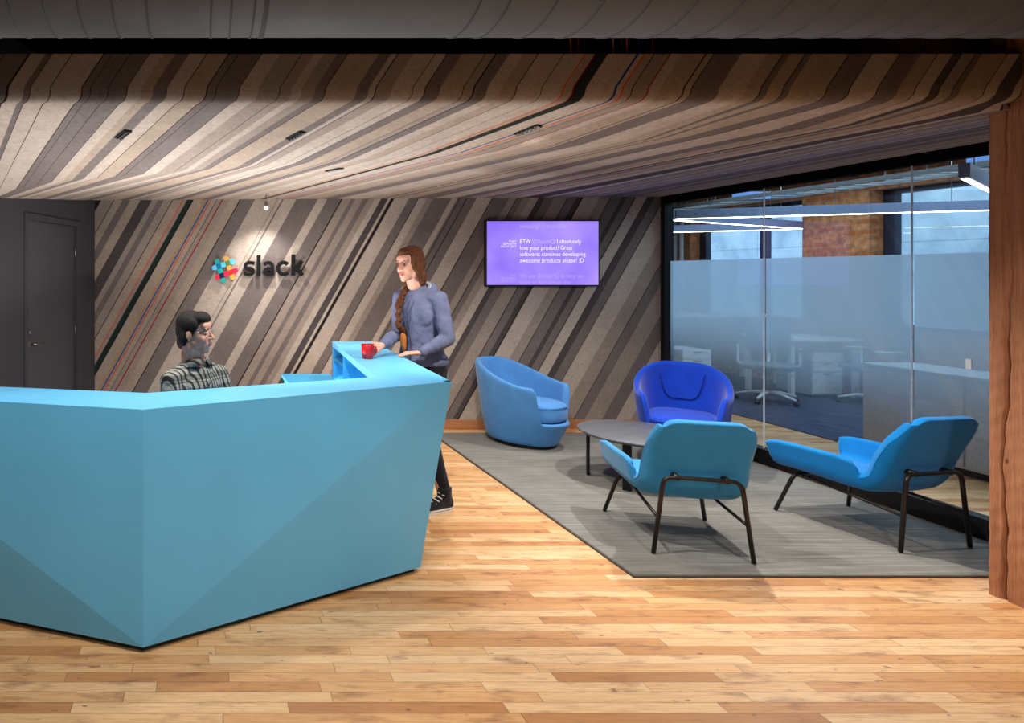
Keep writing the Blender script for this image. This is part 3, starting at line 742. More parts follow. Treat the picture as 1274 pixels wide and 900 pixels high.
tvtext('love your product! Great', 425, 381, 56, 'txt', wid=488); tvtext('software; continue developing', 425, 440, 56, 'txt', wid=610); tvtext('awesome products please! :D', 425, 499, 56, 'txt', wid=592)
tvtext('Argyn', 391, 307, 27, 'txt', 'RIGHT', 68); tvtext('@Arguard', 391, 333, 27, 'txt', 'RIGHT', 118); tvtext('Feb 07, 2017', 391, 360, 27, 'txt', 'RIGHT', 138)
tvtext('amusing! :) #nerdlife', 425, 180, 56, 'txt3', wid=430); tvtext('We use @SlackHQ to keep our', 425, 642, 56, 'txt3', wid=600); tvtext('team of 40+ across the', 425, 701, 52, 'txt3', wid=470)
tvtext('Jeni', 384, 629, 27, 'txt3', 'RIGHT', 42); tvtext('@swansdown', 384, 655, 27, 'txt3', 'RIGHT', 128); tvtext('Jan 08, 2017', 384, 681, 27, 'txt3', 'RIGHT', 134)

# ------------------------------------------------------------------ wall sign: woven hash mark and lettering
sg = thing('wall_sign', 'raised sign of a coloured woven hash mark and black letters on the striped wall', 'sign', (0, 0, 0))
YS = 6.405
def spt(zx, zy): return px3(250 + zx / 8.493, 300 + zy / 8.493, YS)
for nm, c_ in (('s_teal', (22, 160, 152)), ('s_sky', (92, 188, 232)), ('s_orange', (244, 158, 72)), ('s_red', (232, 36, 72)), ('s_deep', (12, 112, 156)), ('s_olive', (84, 122, 58)), ('s_navy', (24, 22, 66)), ('s_crimson', (214, 40, 44)), ('s_black', (5, 4, 5))):
    M[nm] = simple(nm, rgb(*c_), .6, 0, .2)
def bar(a, b, w, mat, name, y0, y1):
    a, b = spt(*a), spt(*b); d = (b - a).normalized(); n = V(-d.z, 0, d.x); w = w / 8.493 / FPX * YS; r = w / 2; poly = []
    for k in range(9): t_ = PI / 2 + PI * k / 8; poly.append(a + d * r + d * (math.cos(t_) * r) + n * (math.sin(t_) * r))
    for k in range(9): t_ = -PI / 2 + PI * k / 8; poly.append(b - d * r + d * (math.cos(t_) * r) + n * (math.sin(t_) * r))
    n_ = len(poly); vs = [(p.x, y0, p.z) for p in poly] + [(p.x, y1, p.z) for p in poly]
    MB().add(vs, [list(range(n_)), list(range(n_, 2 * n_))] + [[i, (i + 1) % n_, n_ + (i + 1) % n_, n_ + i] for i in range(n_)]).build(name, mat, sg)
V1, V2 = ((165, 188), (245, 444)), ((258, 162), (344, 408)); H1, H2 = ((115, 292), (360, 208)), ((150, 392), (392, 302))
bar(*V1, 52, 's_teal', 'stroke', YS, YS + .02); bar(*V2, 52, 's_orange', 'stroke', YS, YS + .02); bar(*H1, 54, 's_sky', 'stroke', YS - .001, YS + .019); bar(*H2, 54, 's_red', 'stroke', YS - .001, YS + .019)
def xing(A, B):
    (x1_, y1_), (x2_, y2_) = A; (x3, y3), (x4, y4) = B; den = (x1_ - x2_) * (y3 - y4) - (y1_ - y2_) * (x3 - x4)
    t_ = ((x1_ - x3) * (y3 - y4) - (y1_ - y3) * (x3 - x4)) / den; return V(x1_ + t_ * (x2_ - x1_), y1_ + t_ * (y2_ - y1_))
for A, B, m in ((V1, H1, 's_deep'), (V2, H1, 's_olive'), (V1, H2, 's_navy'), (V2, H2, 's_crimson')):
    c = xing(A, B); u = V(A[1][0] - A[0][0], A[1][1] - A[0][1]).normalized() * 27; w = V(B[1][0] - B[0][0], B[1][1] - B[0][1]).normalized() * 26
    q = [spt(*(c + u * a + w * b)) for a, b in ((-1, -1), (1, -1), (1, 1), (-1, 1))]
    MB().add([(p.x, YS - .002, p.z) for p in q] + [(p.x, YS + .01, p.z) for p in q], [[0, 1, 2, 3], [4, 5, 6, 7]] + [[i, (i + 1) % 4, 4 + (i + 1) % 4, 4 + i] for i in range(4)]).build('crossing', m, sg)
# letters drawn as thick strokes, in the proportions of the sign
def stroke_letter(name, strokes, w, solid=()):
    mb = MB(); o = link('tmp', MB().add([(0, 0, 0)] * 3, [[0, 1, 2]]).mesh('tmp')); bpy.data.objects.remove(o)
    y0, y1 = YS - .012, YS + .012
    for si, pts in enumerate(strokes):
        pts = [V(p[0], p[1]) for p in pts]; L = []; R = []; y_ = y0 + .0004 * si
        for i, p in enumerate(pts):
            d = (pts[min(i + 1, len(pts) - 1)] - pts[max(i - 1, 0)]).normalized(); n = V(-d.y, d.x) * w / 2; L.append(p + n); R.append(p - n)
        vs = []
        for i in range(len(pts)): a, b = spt(*L[i]), spt(*R[i]); vs += [(a.x, y_, a.z), (b.x, y_, b.z), (a.x, y1, a.z), (b.x, y1, b.z)]
        fs = []
        for i in range(len(pts) - 1):
            o = i * 4; fs += [[o, o + 1, o + 5, o + 4], [o + 2, o + 6, o + 7, o + 3], [o, o + 4, o + 6, o + 2], [o + 1, o + 3, o + 7, o + 5]]
        e = (len(pts) - 1) * 4; fs += [[0, 2, 3, 1], [e, e + 1, e + 3, e + 2]]; mb.add(vs, fs)
    mb.build(name, 's_black', sg)
def arc(cx, cy, rx, ry, a0, a1, n=22): return [(cx + rx * math.cos(math.radians(a0 + (a1 - a0) * k / n)), cy - ry * math.sin(math.radians(a0 + (a1 - a0) * k / n))) for k in range(n + 1)]
sw = 37
stroke_letter('letter_s', [[(566, 240), (540, 230)] + arc(512, 262, 40, 33, 80, 232) + arc(510, 322, 44, 33, 58, -112) + [(470, 346), (452, 330)]], sw)
stroke_letter('letter_l', [[(611, 150), (611, 374)]], 40)
stroke_letter('letter_a', [[(663, 250)] + [(690, 232)] + arc(712, 276, 44, 46, 105, 0) + [(756, 300), (756, 370)], arc(714, 325, 40, 30, 40, 400)], sw)
stroke_letter('letter_c', [arc(874, 290, 58, 62, 42, 318, 30)], 40)
stroke_letter('letter_k', [[(976, 142), (976, 366)], [(990, 300), (1070, 212)], [(1004, 278), (1074, 362)]], 40)
for zx, zy in ((512, 300), (611, 260), (756, 330), (830, 290), (976, 250), (205, 320), (305, 280)):
    p = spt(zx, zy); MB().tube([(p.x, YS + .01, p.z), (p.x, YB - .002, p.z)], .006, 8).build('standoff_pin', 'steel', sg)

# ------------------------------------------------------------------ little lamp at the top of the wall and recessed lights
lp = thing('ceiling_spotlight', 'small bright spotlight hanging from the felt ceiling above the wall sign', 'lamp', (0, 0, 0))
h, n = on_ceiling(331, 243); P = px3(331, 258, h.y)
MB().tube([(P.x, P.y, h.z + .01), (P.x, P.y, P.z + .05)], .006, 10).build('stem', 'steel', lp)
MB().lathe([(.014, .055), (.018, .05), (.02, .02), (.016, .0)], 20, 0, Matrix.Translation(P)).build('lamp_holder', 'steel', lp)
M['bulb'] = emit('lamp_glass', rgb(255, 244, 226), 14.)
MB().ell((P.x, P.y, P.z - .004), (.020, .020, .020), 3).build('bulb', 'bulb', lp)
LAMP_P = P.copy()
M['cell'] = simple('black_louvre', rgb(10, 10, 10), .3)
RECESS = []
for i, (px, py, dx, dy, lab) in enumerate([(153.5, 166.5, 12, -9, 'leftmost one'), (368, 168, 17, -9, 'second one from the left'), (416, 210.5, 17, -3.5, 'rearmost one, above the woman'), (657, 161, 27, -11, 'rightmost one')]):
    a, n = on_ceiling(px - dx / 2, py - dy / 2); b, _ = on_ceiling(px + dx / 2, py + dy / 2); c = (a + b) / 2; u = (b - a); L = u.length; u.normalize(); n = (n - u * n.dot(u)).normalized(); w = n.cross(u)
    L = min(L, .22)
    mt = Matrix((( u.x, w.x, n.x, c.x), (u.y, w.y, n.y, c.y), (u.z, w.z, n.z, c.z), (0, 0, 0, 1)))
    t = thing('recessed_downlight', 'black five cell downlight in the felt ceiling, ' + lab, 'downlight', (0, 0, 0), 0, 'recessed downlights in the felt ceiling')
    mb = MB()
    for s in (-1, 1): mb.box((-L / 2, s * .02 - .003, -.004), (L / 2, s * .02 + .003, .008), 0, 0, mt)
    for s in (-1, 1): mb.box((s * L / 2 - .004, -.02, -.004), (s * L / 2 + .004, .02, .008), 0, 0, mt)
    mb.box((-L / 2, -.02, -.004), (L / 2, .02, .002), 0, 0, mt); mb.build('housing', 'black_plastic', t)
    for k in range(5):
        x = (-.4 + .2 * k) * L; cm = mt @ Matrix.Translation((x, 0, .002))
        MB().lathe([(.013, 0), (.015, .010), (.012, .010), (.009, .002)], 16, 0, cm).build('cell', 'steel' if i > 1 else 'cell', t)
    RECESS.append(c + n * .03)
# ------------------------------------------------------------------ people
M['skin_w'] = NT('fair_skin'); t = M['skin_w']; c = t.coord()
M['skin_w'] = t.bsdf(t.ramp(t.noise(c, 30.), [(.3, rgb(206, 150, 128)), (.7, rgb(220, 168, 146))]), .6, 0, .25, None, **{'Subsurface Weight': .08, 'Subsurface Radius': (.01, .004, .002)})
t = NT('light_brown_skin'); c = t.coord()
M['skin_m'] = t.bsdf(t.ramp(t.noise(c, 30.), [(.3, rgb(176, 126, 106)), (.7, rgb(194, 146, 124))]), .6, 0, .25, None, **{'Subsurface Weight': .08, 'Subsurface Radius': (.01, .004, .002)})
M['lips_w'] = simple('rose_lips', rgb(176, 92, 88), .45); M['lips_m'] = simple('brown_lips', rgb(150, 92, 84), .5)
M['eye'] = simple('eye_white', rgb(172, 160, 152), .4); M['iris'] = simple('dark_iris', rgb(40, 34, 32), .15)
M['leggings'] = fabric('black_leggings', rgb(24, 22, 26)); M['denim'] = fabric('dark_trousers', rgb(36, 38, 48))
M['canvas'] = fabric('black_canvas', rgb(28, 28, 31)); M['rubber'] = simple('white_rubber', rgb(214, 206, 196), .5)
M['hair_dark'] = None
def hair(name, c1, c2):
    t = NT(name); c = t.coord(); f = t.noise(t.mapping(c, (70, 70, 5)), 2., 4.)
    return t.bsdf(t.ramp(f, [(.3, c1), (.7, c2)]), .75, 0, .2, t.bump(f, .8, .005))
M['hair_w'] = hair('auburn_hair', rgb(58, 32, 20), rgb(104, 62, 36)); M['hair_tip'] = hair('lighter_auburn_hair', rgb(134, 76, 34), rgb(190, 118, 58)); M['hair_m'] = hair('black_hair', rgb(16, 13, 14), rgb(30, 25, 25))
def hoodie_mat():
    t = NT('blue_grey_jersey'); c = t.coord(); g = t.noise(c, 500., 2.); f = t.noise(c, 14., 3.)
    k = t.math('ADD', t.math('MULTIPLY', g, .5), t.math('MULTIPLY', f, .5))
    return t.bsdf(t.ramp(k, [(.35, rgb(84, 90, 118)), (.65, rgb(112, 118, 148))]), .9, 0, .2, t.bump(f, .5, .02))
M['hoodie'] = hoodie_mat(); M['hood_lining'] = fabric('pale_grey_lining', rgb(150, 150, 160)); M['cord'] = fabric('dark_cord', rgb(60, 64, 88))
def plaid_mat():
    t = NT('black_and_white_plaid'); c = t.coord()
    s = t.n('SeparateXYZ', {0: t.mapping(c, (1, 1, 1), (0, 0, -.9))})
    def band(v, per, wd, ph): return t.math('LESS_THAN', t.math('FRACT', t.math('ADD', t.math('DIVIDE', v, per), ph)), wd)
    ang = t.math('ADD', s.outputs[0], t.math('MULTIPLY', s.outputs[1], .35))
    a = t.math('ADD', t.math('MULTIPLY', band(ang, .026, .40, .1), .45), t.math('MULTIPLY', band(ang, .026, .14, .66), .5))
    b = t.math('ADD', t.math('MULTIPLY', band(s.outputs[2], .075, .38, .3), .16), t.math('MULTIPLY', band(s.outputs[2], .075, .08, .8), .2))
    k = t.math('ADD', t.math('ADD', a, b), t.math('MULTIPLY', t.noise(c, 60.), .15))
    col = t.ramp(k, [(.05, rgb(26, 27, 27)), (.35, rgb(62, 64, 62)), (.6, rgb(112, 112, 106)), (.95, rgb(188, 186, 176))])
    return t.bsdf(col, .9, 0, .2, t.bump(t.noise(c, 22., 3.), .6, .02))
M['plaid'] = plaid_mat()

def frame(fwd):
    f = Vector(fwd).normalized(); r = f.cross(V(0, 0, 1)).normalized(); u = r.cross(f); return r, f, u
def head_blobs(mb, c, fr, s, female=True):
    r, f, u = fr; P = lambda x, y, z: Vector(c) + r * (x * s) + f * (y * s) + u * (z * s)
    def E(x, y, z, a, b, d): mb.ell(P(x, y, z), (r * (a * s), f * (b * s), u * (d * s)), 3)
    E(0, -.018, .035, .074, .092, .086); E(0, .03, -.03, .060, .064, .078); E(0, .045, -.072, .043, .045, .044)
    E(0, .070, -.102, .022, .020, .018); E(0, .068, .045, .052, .026, .030)
    E(.030, .058, -.032, .026, .026, .030); E(-.030, .058, -.032, .026, .026, .030)      # cheeks
    E(0, .084, -.064, .026, .014, .020)                                                    # mouth mound
    mb.cap(P(0, .088, .016), .0085 * s, P(0, .112, -.026), .0115 * s, 10); E(.010, .102, -.031, .008, .010, .007); E(-.010, .102, -.031, .008, .010, .007)
    E(0, .099, -.056, .021, .0085, .0062); E(0, .097, -.069, .018, .0085, .0068)
    for sx in (-1, 1):
        E(sx * .031, .084, .026, .017, .008, .005); E(sx * .074, -.006, -.012, .009, .020, .030)
        E(sx * .044, .012, -.062, .020, .034, .032)
    mb.cap(P(0, -.02, -.06), .055 * s, P(0, -.035, -.15), .05 * s)
    return P
def head_deform(o, c, fr, s):
    r, f, u = fr; c = Vector(c); me = o.data
    for v in me.vertices:
        d = v.co - c; x, y, z = d.dot(r) / s, d.dot(f) / s, d.dot(u) / s
        if y < .02 or abs(z) > .2: continue
        for sx in (-1, 1):
            g = math.exp(-(((x - sx * .031) / .015) ** 2 + ((z - .006) / .0105) ** 2)); v.co -= f * (.011 * s * g)
        v.co -= f * (.004 * s * math.exp(-((x / .022) ** 2 + ((z + .0625) / .0022) ** 2)))
def lips_faces(o, c, fr, s, idx):
    r, f, u = fr; c = Vector(c)
    for p in o.data.polygons:
        d = p.center - c; x, y, z = d.dot(r) / s, d.dot(f) / s, d.dot(u) / s
        if y > .085 and abs(x) < .023 and abs(z + .0625) < .0125 * (1 - (x / .026) ** 2): p.material_index = idx
def face_parts(root, P, fr, s, hair_m, body):
    r, f, u = fr
    for sx in (-1, 1):
        e = MB().ell(P(sx * .031, .0755, .0055), (r * (.0120 * s), f * (.0115 * s), u * (.0068 * s)), 3).build('eye', 'eye', root)
        MB().ell(P(sx * .031, .0840, .005), (r * (.0064 * s), f * (.0042 * s), u * (.0056 * s)), 2).build('iris', 'iris', e)
        MB().tube([P(sx * (.014 + .009 * k), .098 - .0035 * k * k * .5, .027 + .003 * math.sin(k / 4 * PI)) for k in range(5)], [.0012 * s, .0021 * s, .0021 * s, .0016 * s, .0008 * s], 8).build('eyebrow', hair_m, root)
def hand_blobs(mb, wrist, d, up, thumb, curl, sc=1.0, spread=.10, thumb_dir=None, rad=1.0):
    """d fingers, up back of the hand, thumb side; curl = bend per joint in radians for index..little"""
    d, up = Vector(d).normalized(), Vector(up).normalized(); th = Vector(thumb); th = (th - d * th.dot(d) - up * th.dot(up)).normalized(); up = d.cross(th) if d.cross(th).dot(up) > 0 else -d.cross(th)
    W = Vector(wrist); s = sc
    secs = [(W + d * (x * s), th * (a * s), up * (b * s)) for x, a, b in ((-.012, .024, .017), (.015, .029, .016), (.05, .039, .0145), (.078, .041, .013), (.09, .037, .010))]
    mb.loft(secs, 18)
    for k, (off, L, r_) in enumerate(((.030, .072, .0088), (.0095, .080, .009), (-.0115, .074, .0086), (-.031, .058, .0076))):
        p = W + d * (.080 * s) + th * (off * s); dirv = (d + th * (spread * (off / .03))).normalized(); c_ = curl[k]
        for j, (fr_, rr0, rr1) in enumerate(((.44, 1., .94), (.31, .93, .86), (.25, .85, .74))):
            ax = dirv.cross(up).normalized(); dirv = Matrix.Rotation(-c_ * (1 if j else .8), 3, ax) @ dirv
            q = p + dirv * (L * fr_ * s); mb.cap(p, r_ * rr0 * s * rad, q, r_ * rr1 * s * rad, 12); p = q
    tb = W + d * (.022 * s) + th * (.024 * s) - up * (.004 * s); td = Vector(thumb_dir).normalized() if thumb_dir else (d * .75 + th * .6 - up * .25).normalized()
    p1 = tb + td * (.042 * s); td2 = (td + d * .25).normalized(); p2 = p1 + td2 * (.030 * s); p3 = p2 + (td2 + d * .2).normalized() * (.024 * s)
    mb.cap(tb, .0135 * s, p1, .0105 * s, 12); mb.cap(p1, .0105 * s, p2, .0095 * s, 12); mb.cap(p2, .0095 * s, p3, .008 * s, 12)

# --- the standing woman
def woman():
    root = thing('person', 'standing woman in a blue hoodie with a long braid, holding a red mug', 'person', (1.53, 4.42, 0))
    root.location = (0, 0, 0)
    f = V(-.79, -.613, 0); l = V(.613, -.79, 0)
    pel = V(1.54, 4.455, .955); waist = V(1.532, 4.455, 1.10); chest = V(1.515, 4.455, 1.29); neck = V(1.508, 4.455, 1.505)
    sL, sR = V(1.606, 4.325, 1.425), V(1.425, 4.575, 1.425)
    eL, eR = V(1.640, 4.255, 1.160), V(1.395, 4.53, 1.180)
    wL, wR = V(1.455, 4.235, 1.069), V(1.208, 4.302, 1.108)
    hipL, hipR = pel + l * .095 + V(0, 0, -.02), pel - l * .095 + V(0, 0, -.02)
    kL, kR = V(1.525, 4.29, .50), V(1.47, 4.50, .50)
    aL, aR = V(1.612, 4.235, .085), V(1.52, 4.56, .085)
    hc = V(1.432, 4.405, 1.668); hf = frame((-.84, -.52, -.10)); hs = .985
    mb = MB()
    P = head_blobs(mb, hc, hf, hs)
    mb.chain([(neck + V(0, 0, -.06), .058), (neck + V(-.015, -.008, .03), .050), (hc + V(.02, .012, -.08), .052)])
    def torso(mb, g, low=True):
        mb.loft(([(pel + V(0, 0, -.09), l * (.150 + g), f * (.105 + g)), (pel, l * (.168 + g), f * (.118 + g))] if low else [(pel + V(0, 0, .03), l * (.160 + g), f * (.116 + g))]) + [(waist, l * (.122 + g), f * (.098 + g)), (waist.lerp(chest, .5), l * (.126 + g), f * (.105 + g)),
                 (chest, l * (.136 + g), f * (.114 + g)), (chest + V(-.006, 0, .08), l * (.138 + g), f * (.104 + g)), (neck + V(0, 0, -.085), l * (.115 + g), f * (.080 + g)), (neck + V(0, 0, -.03), l * (.062 + g), f * (.060 + g))], 32)
        for s_ in (-1, 1): mb.ell(chest + l * (s_ * .066) + f * .076 + V(0, 0, .01), (l * (.060 + g), f * (.022 + g), V(0, 0, .062 + g)), 3)
    torso(mb, 0.)
    mb.chain([(neck + l * .05 + V(0, 0, -.085), .036), (sL, .044), (eL, .037), (wL, .025)]); mb.chain([(neck - l * .05 + V(0, 0, -.085), .036), (sR, .044), (eR, .037), (wR, .025)])
    dL = (V(1.345, 4.275, 1.055) - wL).normalized()
    hand_blobs(mb, wL, dL, (0, 0, 1), V(-.05, .9, 0), (.10, .10, .11, .14), .95, thumb_dir=V(-.75, .62, -.02))
    dR = V(-.62, -.62, -.22); dR = V(-.70, -.55, -.14)
    hand_blobs(mb, wR, dR, V(.55, -.65, .45), V(-.25, -.05, .95), (.55, .60, .62, .65), .92, .06, thumb_dir=V(-.75, -.62, .10))
    mb.chain([(hipL, .082), (kL, .054), (aL, .037)]); mb.chain([(hipR, .082), (kR, .054), (aR, .037)])
    for a, d in ((aL, V(-.93, -.36, 0)), (aR, V(-.85, -.5, 0))): mb.chain([(a + V(0, 0, -.035) - d * .03, .034), (a + d * .10 + V(0, 0, -.045), .032), (a + d * .16 + V(0, 0, -.05), .026)])
    body = remesh(mb, 'body', ['skin_w', 'lips_w'], root, .0040, 6); head_deform(body, hc, hf, hs); lips_faces(body, hc, hf, hs, 1)
    face_parts(root, P, hf, hs, 'hair_w', body)
    # hoodie
    mb = MB(); g = .022; torso(mb, g, False)
    mb.loft([(neck + V(0, 0, -.06), l * .088, f * .082), (neck + V(-.002, 0, -.015), l * .070, f * .068), (neck + V(-.004, 0, .012), l * .064, f * .062)], 24)
    for (s_, e_, w_, k) in ((sL, eL, wL, 1), (sR, eR, wR, -1)):
        mid = e_.lerp(w_, .55); wr = e_.lerp(w_, .93)
        mb.chain([(neck + l * (k * .05) + V(0, 0, -.055), .052), (s_, .062), (s_.lerp(e_, .5), .057), (e_, .051), (mid, .044), (wr, .036)])
        for q, rr_ in ((.30, .052), (.52, .049), (.72, .045)):                          # bunched sleeve folds
            c_ = e_.lerp(w_, q); mb.ell(c_ + V(0, 0, -.004), (V(rr_, 0, 0), V(0, rr_, 0), V(0, 0, rr_ * .9)), 2)
    mb.loft([(pel + V(0, 0, .005), l * .178, f * .134), (pel + V(0, 0, .035), l * .186, f * .142), (pel + V(0, 0, .07), l * .178, f * .134)], 32)
    hood_ = remesh(mb, 'hoodie', ['hoodie'], root, .007, 4)
    t_ = bpy.data.textures.new('fold', 'CLOUDS'); t_.noise_scale = .07
    d_ = hood_.modifiers.new('folds', 'DISPLACE'); d_.texture = t_; d_.strength = .010; d_.mid_level = .5; d_.texture_coords = 'LOCAL'
    # hood lying on the back and shoulders
    hb = MB(); ring = []
    for k in range(21):
        a = PI * (-.86 + 1.72 * k / 20) ; ring.append((neck + V(.012, .01, -.012 + .020 * math.cos(a)) + l * (.098 * math.sin(a)) - f * (.082 * math.cos(a)) + V(0, 0, -.055 * (1 - math.cos(a)) / 2)))
    hb.tube(ring, [.016 + .022 * math.sin(PI * (k + 1) / 22) for k in range(21)], 14)
    hb.ell(neck - f * .085 + V(.01, .01, -.06), (l * .10, f * .042, V(0, 0, .07)), 3)
    hd = remesh(hb, 'hood', ['hoodie', 'hood_lining'], root, .007, 3)
    lin_ = MB(); lin_.tube([p + V(0, 0, .022) + (neck - p) * .20 for p in ring[4:17]], .014, 10); lin_.build('hood_lining', 'hood_lining', hd)
    cf_ = chest + f * .152
    for s_ in (-.035, .03): MB().tube([neck + f * .075 + l * s_ + V(0, 0, -.06), chest + f * .150 + l * (s_ * 1.1) + V(0, 0, .06), chest + f * .160 + l * (s_ * 1.2) + V(0, 0, -.05 + s_)], .0042, 8).build('drawstring', 'cord', hd)
    MB().tube([neck + f * .088 + V(0, 0, -.07), chest + f * .148 + V(0, 0, .06), chest + f * .146 + V(0, 0, -.06), waist + f * .132, pel + f * .150 + V(0, 0, .02)], .0045, 8).build('zip', 'cord', hood_)
    MB().tube([waist + l * .085 + f * .125 + V(0, 0, .03), waist + l * .135 + f * .098 + V(0, 0, -.05)], .004, 8).build('pocket_edge', 'cord', hood_)
    # leggings and shoes
    mb = MB(); mb.chain([(hipL, .094), (kL + V(0, 0, .05), .062), (kL, .060), (kL.lerp(aL, .3), .058), (aL + V(0, 0, .05), .041)]); mb.chain([(hipR, .094), (kR, .060), (kR.lerp(aR, .3), .058), (aR + V(0, 0, .05), .041)])
    mb.loft([(pel + V(0, 0, -.12), l * .16, f * .12), (pel, l * .176, f * .126), (pel + V(0, 0, .04), l * .16, f * .115)], 28)
    remesh(mb, 'leggings', ['leggings'], root, .008, 4)
    for a, d in ((aL, V(-.93, -.36, 0)), (aR, V(-.85, -.5, 0))):
        d = d.normalized(); q = V(-d.y, d.x, 0); g0 = V(a.x, a.y, 0)
        sh = MB(); sh.loft([(g0 - d * .055 + V(0, 0, .05), q * .028, V(0, 0, .034)), (g0 - d * .045 + V(0, 0, .06), q * .036, V(0, 0, .046)), (g0 + d * .02 + V(0, 0, .062), q * .039, V(0, 0, .048)), (g0 + d * .09 + V(0, 0, .052), q * .043, V(0, 0, .036)), (g0 + d * .15 + V(0, 0, .042), q * .042, V(0, 0, .026)), (g0 + d * .185 + V(0, 0, .036), q * .025, V(0, 0, .016))], 20)
        sh.loft([(g0 + d * .0 + V(0, 0, .06), d * .062, q * .042), (a + V(0, 0, .03), d * .050, q * .043), (a + V(0, 0, .075), d * .050, q * .045)], 20)
        shoe = remesh(sh, 'sneaker', ['canvas'], root, .005, 3)
        sol = []
        for k in range(28):
            t_ = 2 * PI * k / 28; x = .062 + .130 * math.copysign(abs(math.cos(t_)) ** .8, math.cos(t_)); y = (.044 - .006 * math.cos(t_) * -1) * math.copysign(abs(math.sin(t_)) ** .8, math.sin(t_)); p = g0 + d * x + q * y; sol.append((p.x, p.y))
        MB().prism(sol, .001, .026).build('sole', 'rubber', shoe)
        MB().prism([(g0.x + (px_ - g0.x) * 1.004, g0.y + (py_ - g0.y) * 1.004) for px_, py_ in sol], .017, .020).build('sole_stripe', 'canvas', shoe)
        for k in range(5):
            z = .066 + .016 * k; x = .105 - .022 * k
            MB().tube([g0 + d * (x - .008) - q * .036 + V(0, 0, z), g0 + d * (x + .012) + V(0, 0, z + .016), g0 + d * (x - .008) + q * .036 + V(0, 0, z)], .0036, 8).build('lace', 'rubber', shoe)
    # hair: cap, sides, and the braid over the right shoulder
    r, ff, u = hf; Pm = P
    hm = MB()
    def HE(x, y, z, a, b, d): hm.ell(Pm(x, y, z), (r * (a * hs), ff * (b * hs), u * (d * hs)), 3)
    HE(0, -.030, .048, .082, .092, .086); HE(0, -.060, .0, .078, .066, .085); HE(0, .028, .088, .058, .052, .036)
    HE(.064, .010, .022, .026, .050, .070); HE(-.064, .010, .022, .026, .050, .070); HE(.070, -.004, -.015, .024, .042, .05); HE(-.070, -.004, -.015, .024, .042, .05)
    HE(.068, -.012, -.05, .020, .042, .062); HE(-.066, -.018, -.05, .022, .040, .062); HE(0, -.075, -.08, .066, .046, .07)
    hm.chain([(Pm(.072, -.018, -.08), .034), (Pm(.066, -.03, -.125), .032), (neck - l * .062 + f * .03 + V(0, 0, -.01), .030)])
    hm.chain([(Pm(-.060, -.045, -.08), .036), (Pm(-.045, -.06, -.13), .034)])
    ha = remesh(hm, 'hair', ['hair_w'], root, .006, 3)
    for v in ha.data.vertices:                                 # keep the face clear
        d = v.co - hc; x, y, z = d.dot(r) / hs, d.dot(ff) / hs, d.dot(u) / hs
        if y > .045 and z < .075: v.co -= ff * ((y - .045) * .9 * hs)
    st = neck - l * .060 + f * .055 + V(0, 0, -.015)
    pth = [st, neck - l * .070 + f * .105 + V(0, 0, -.09), chest - l * .055 + f * .164 + V(0, 0, .08), chest - l * .050 + f * .172 + V(0, 0, -.05), waist - l * .046 + f * .150 + V(0, 0, .10)]
    def along(t_): i = min(len(pth) - 2, int(t_ * (len(pth) - 1))); q = t_ * (len(pth) - 1) - i; return pth[i].lerp(pth[i + 1], q)
    br = MB()
    for k in range(19):
        c_ = along(k / 18.); sx = -1 if k % 2 else 1; w = .0235 - .0004 * k
        br.ell(c_ + l * (sx * .007), (l * w + V(0, 0, sx * .010), f * (w * .9), V(0, 0, .020) - l * (sx * .010)), 3)
    bd_ = br.build('braid', 'hair_w', ha)
    e = along(1.)
    MB().tube([e + V(0, 0, .004), e - V(0, 0, .012)], .014, 12).build('hair_tie', 'cord', ha)
    MB().loft([(e + V(0, 0, -.008), l * .013, f * .012), (e + V(0, 0, -.04), l * .024, f * .019), (e + V(.002, 0, -.085), l * .023, f * .018), (e + V(.006, 0, -.125), l * .013, f * .010), (e + V(.010, 0, -.15), l * .003, f * .003)], 16).build('braid_end', 'hair_tip', ha)['label'] = 'lighter copper end of the braid below its tie'
    return root
woman()

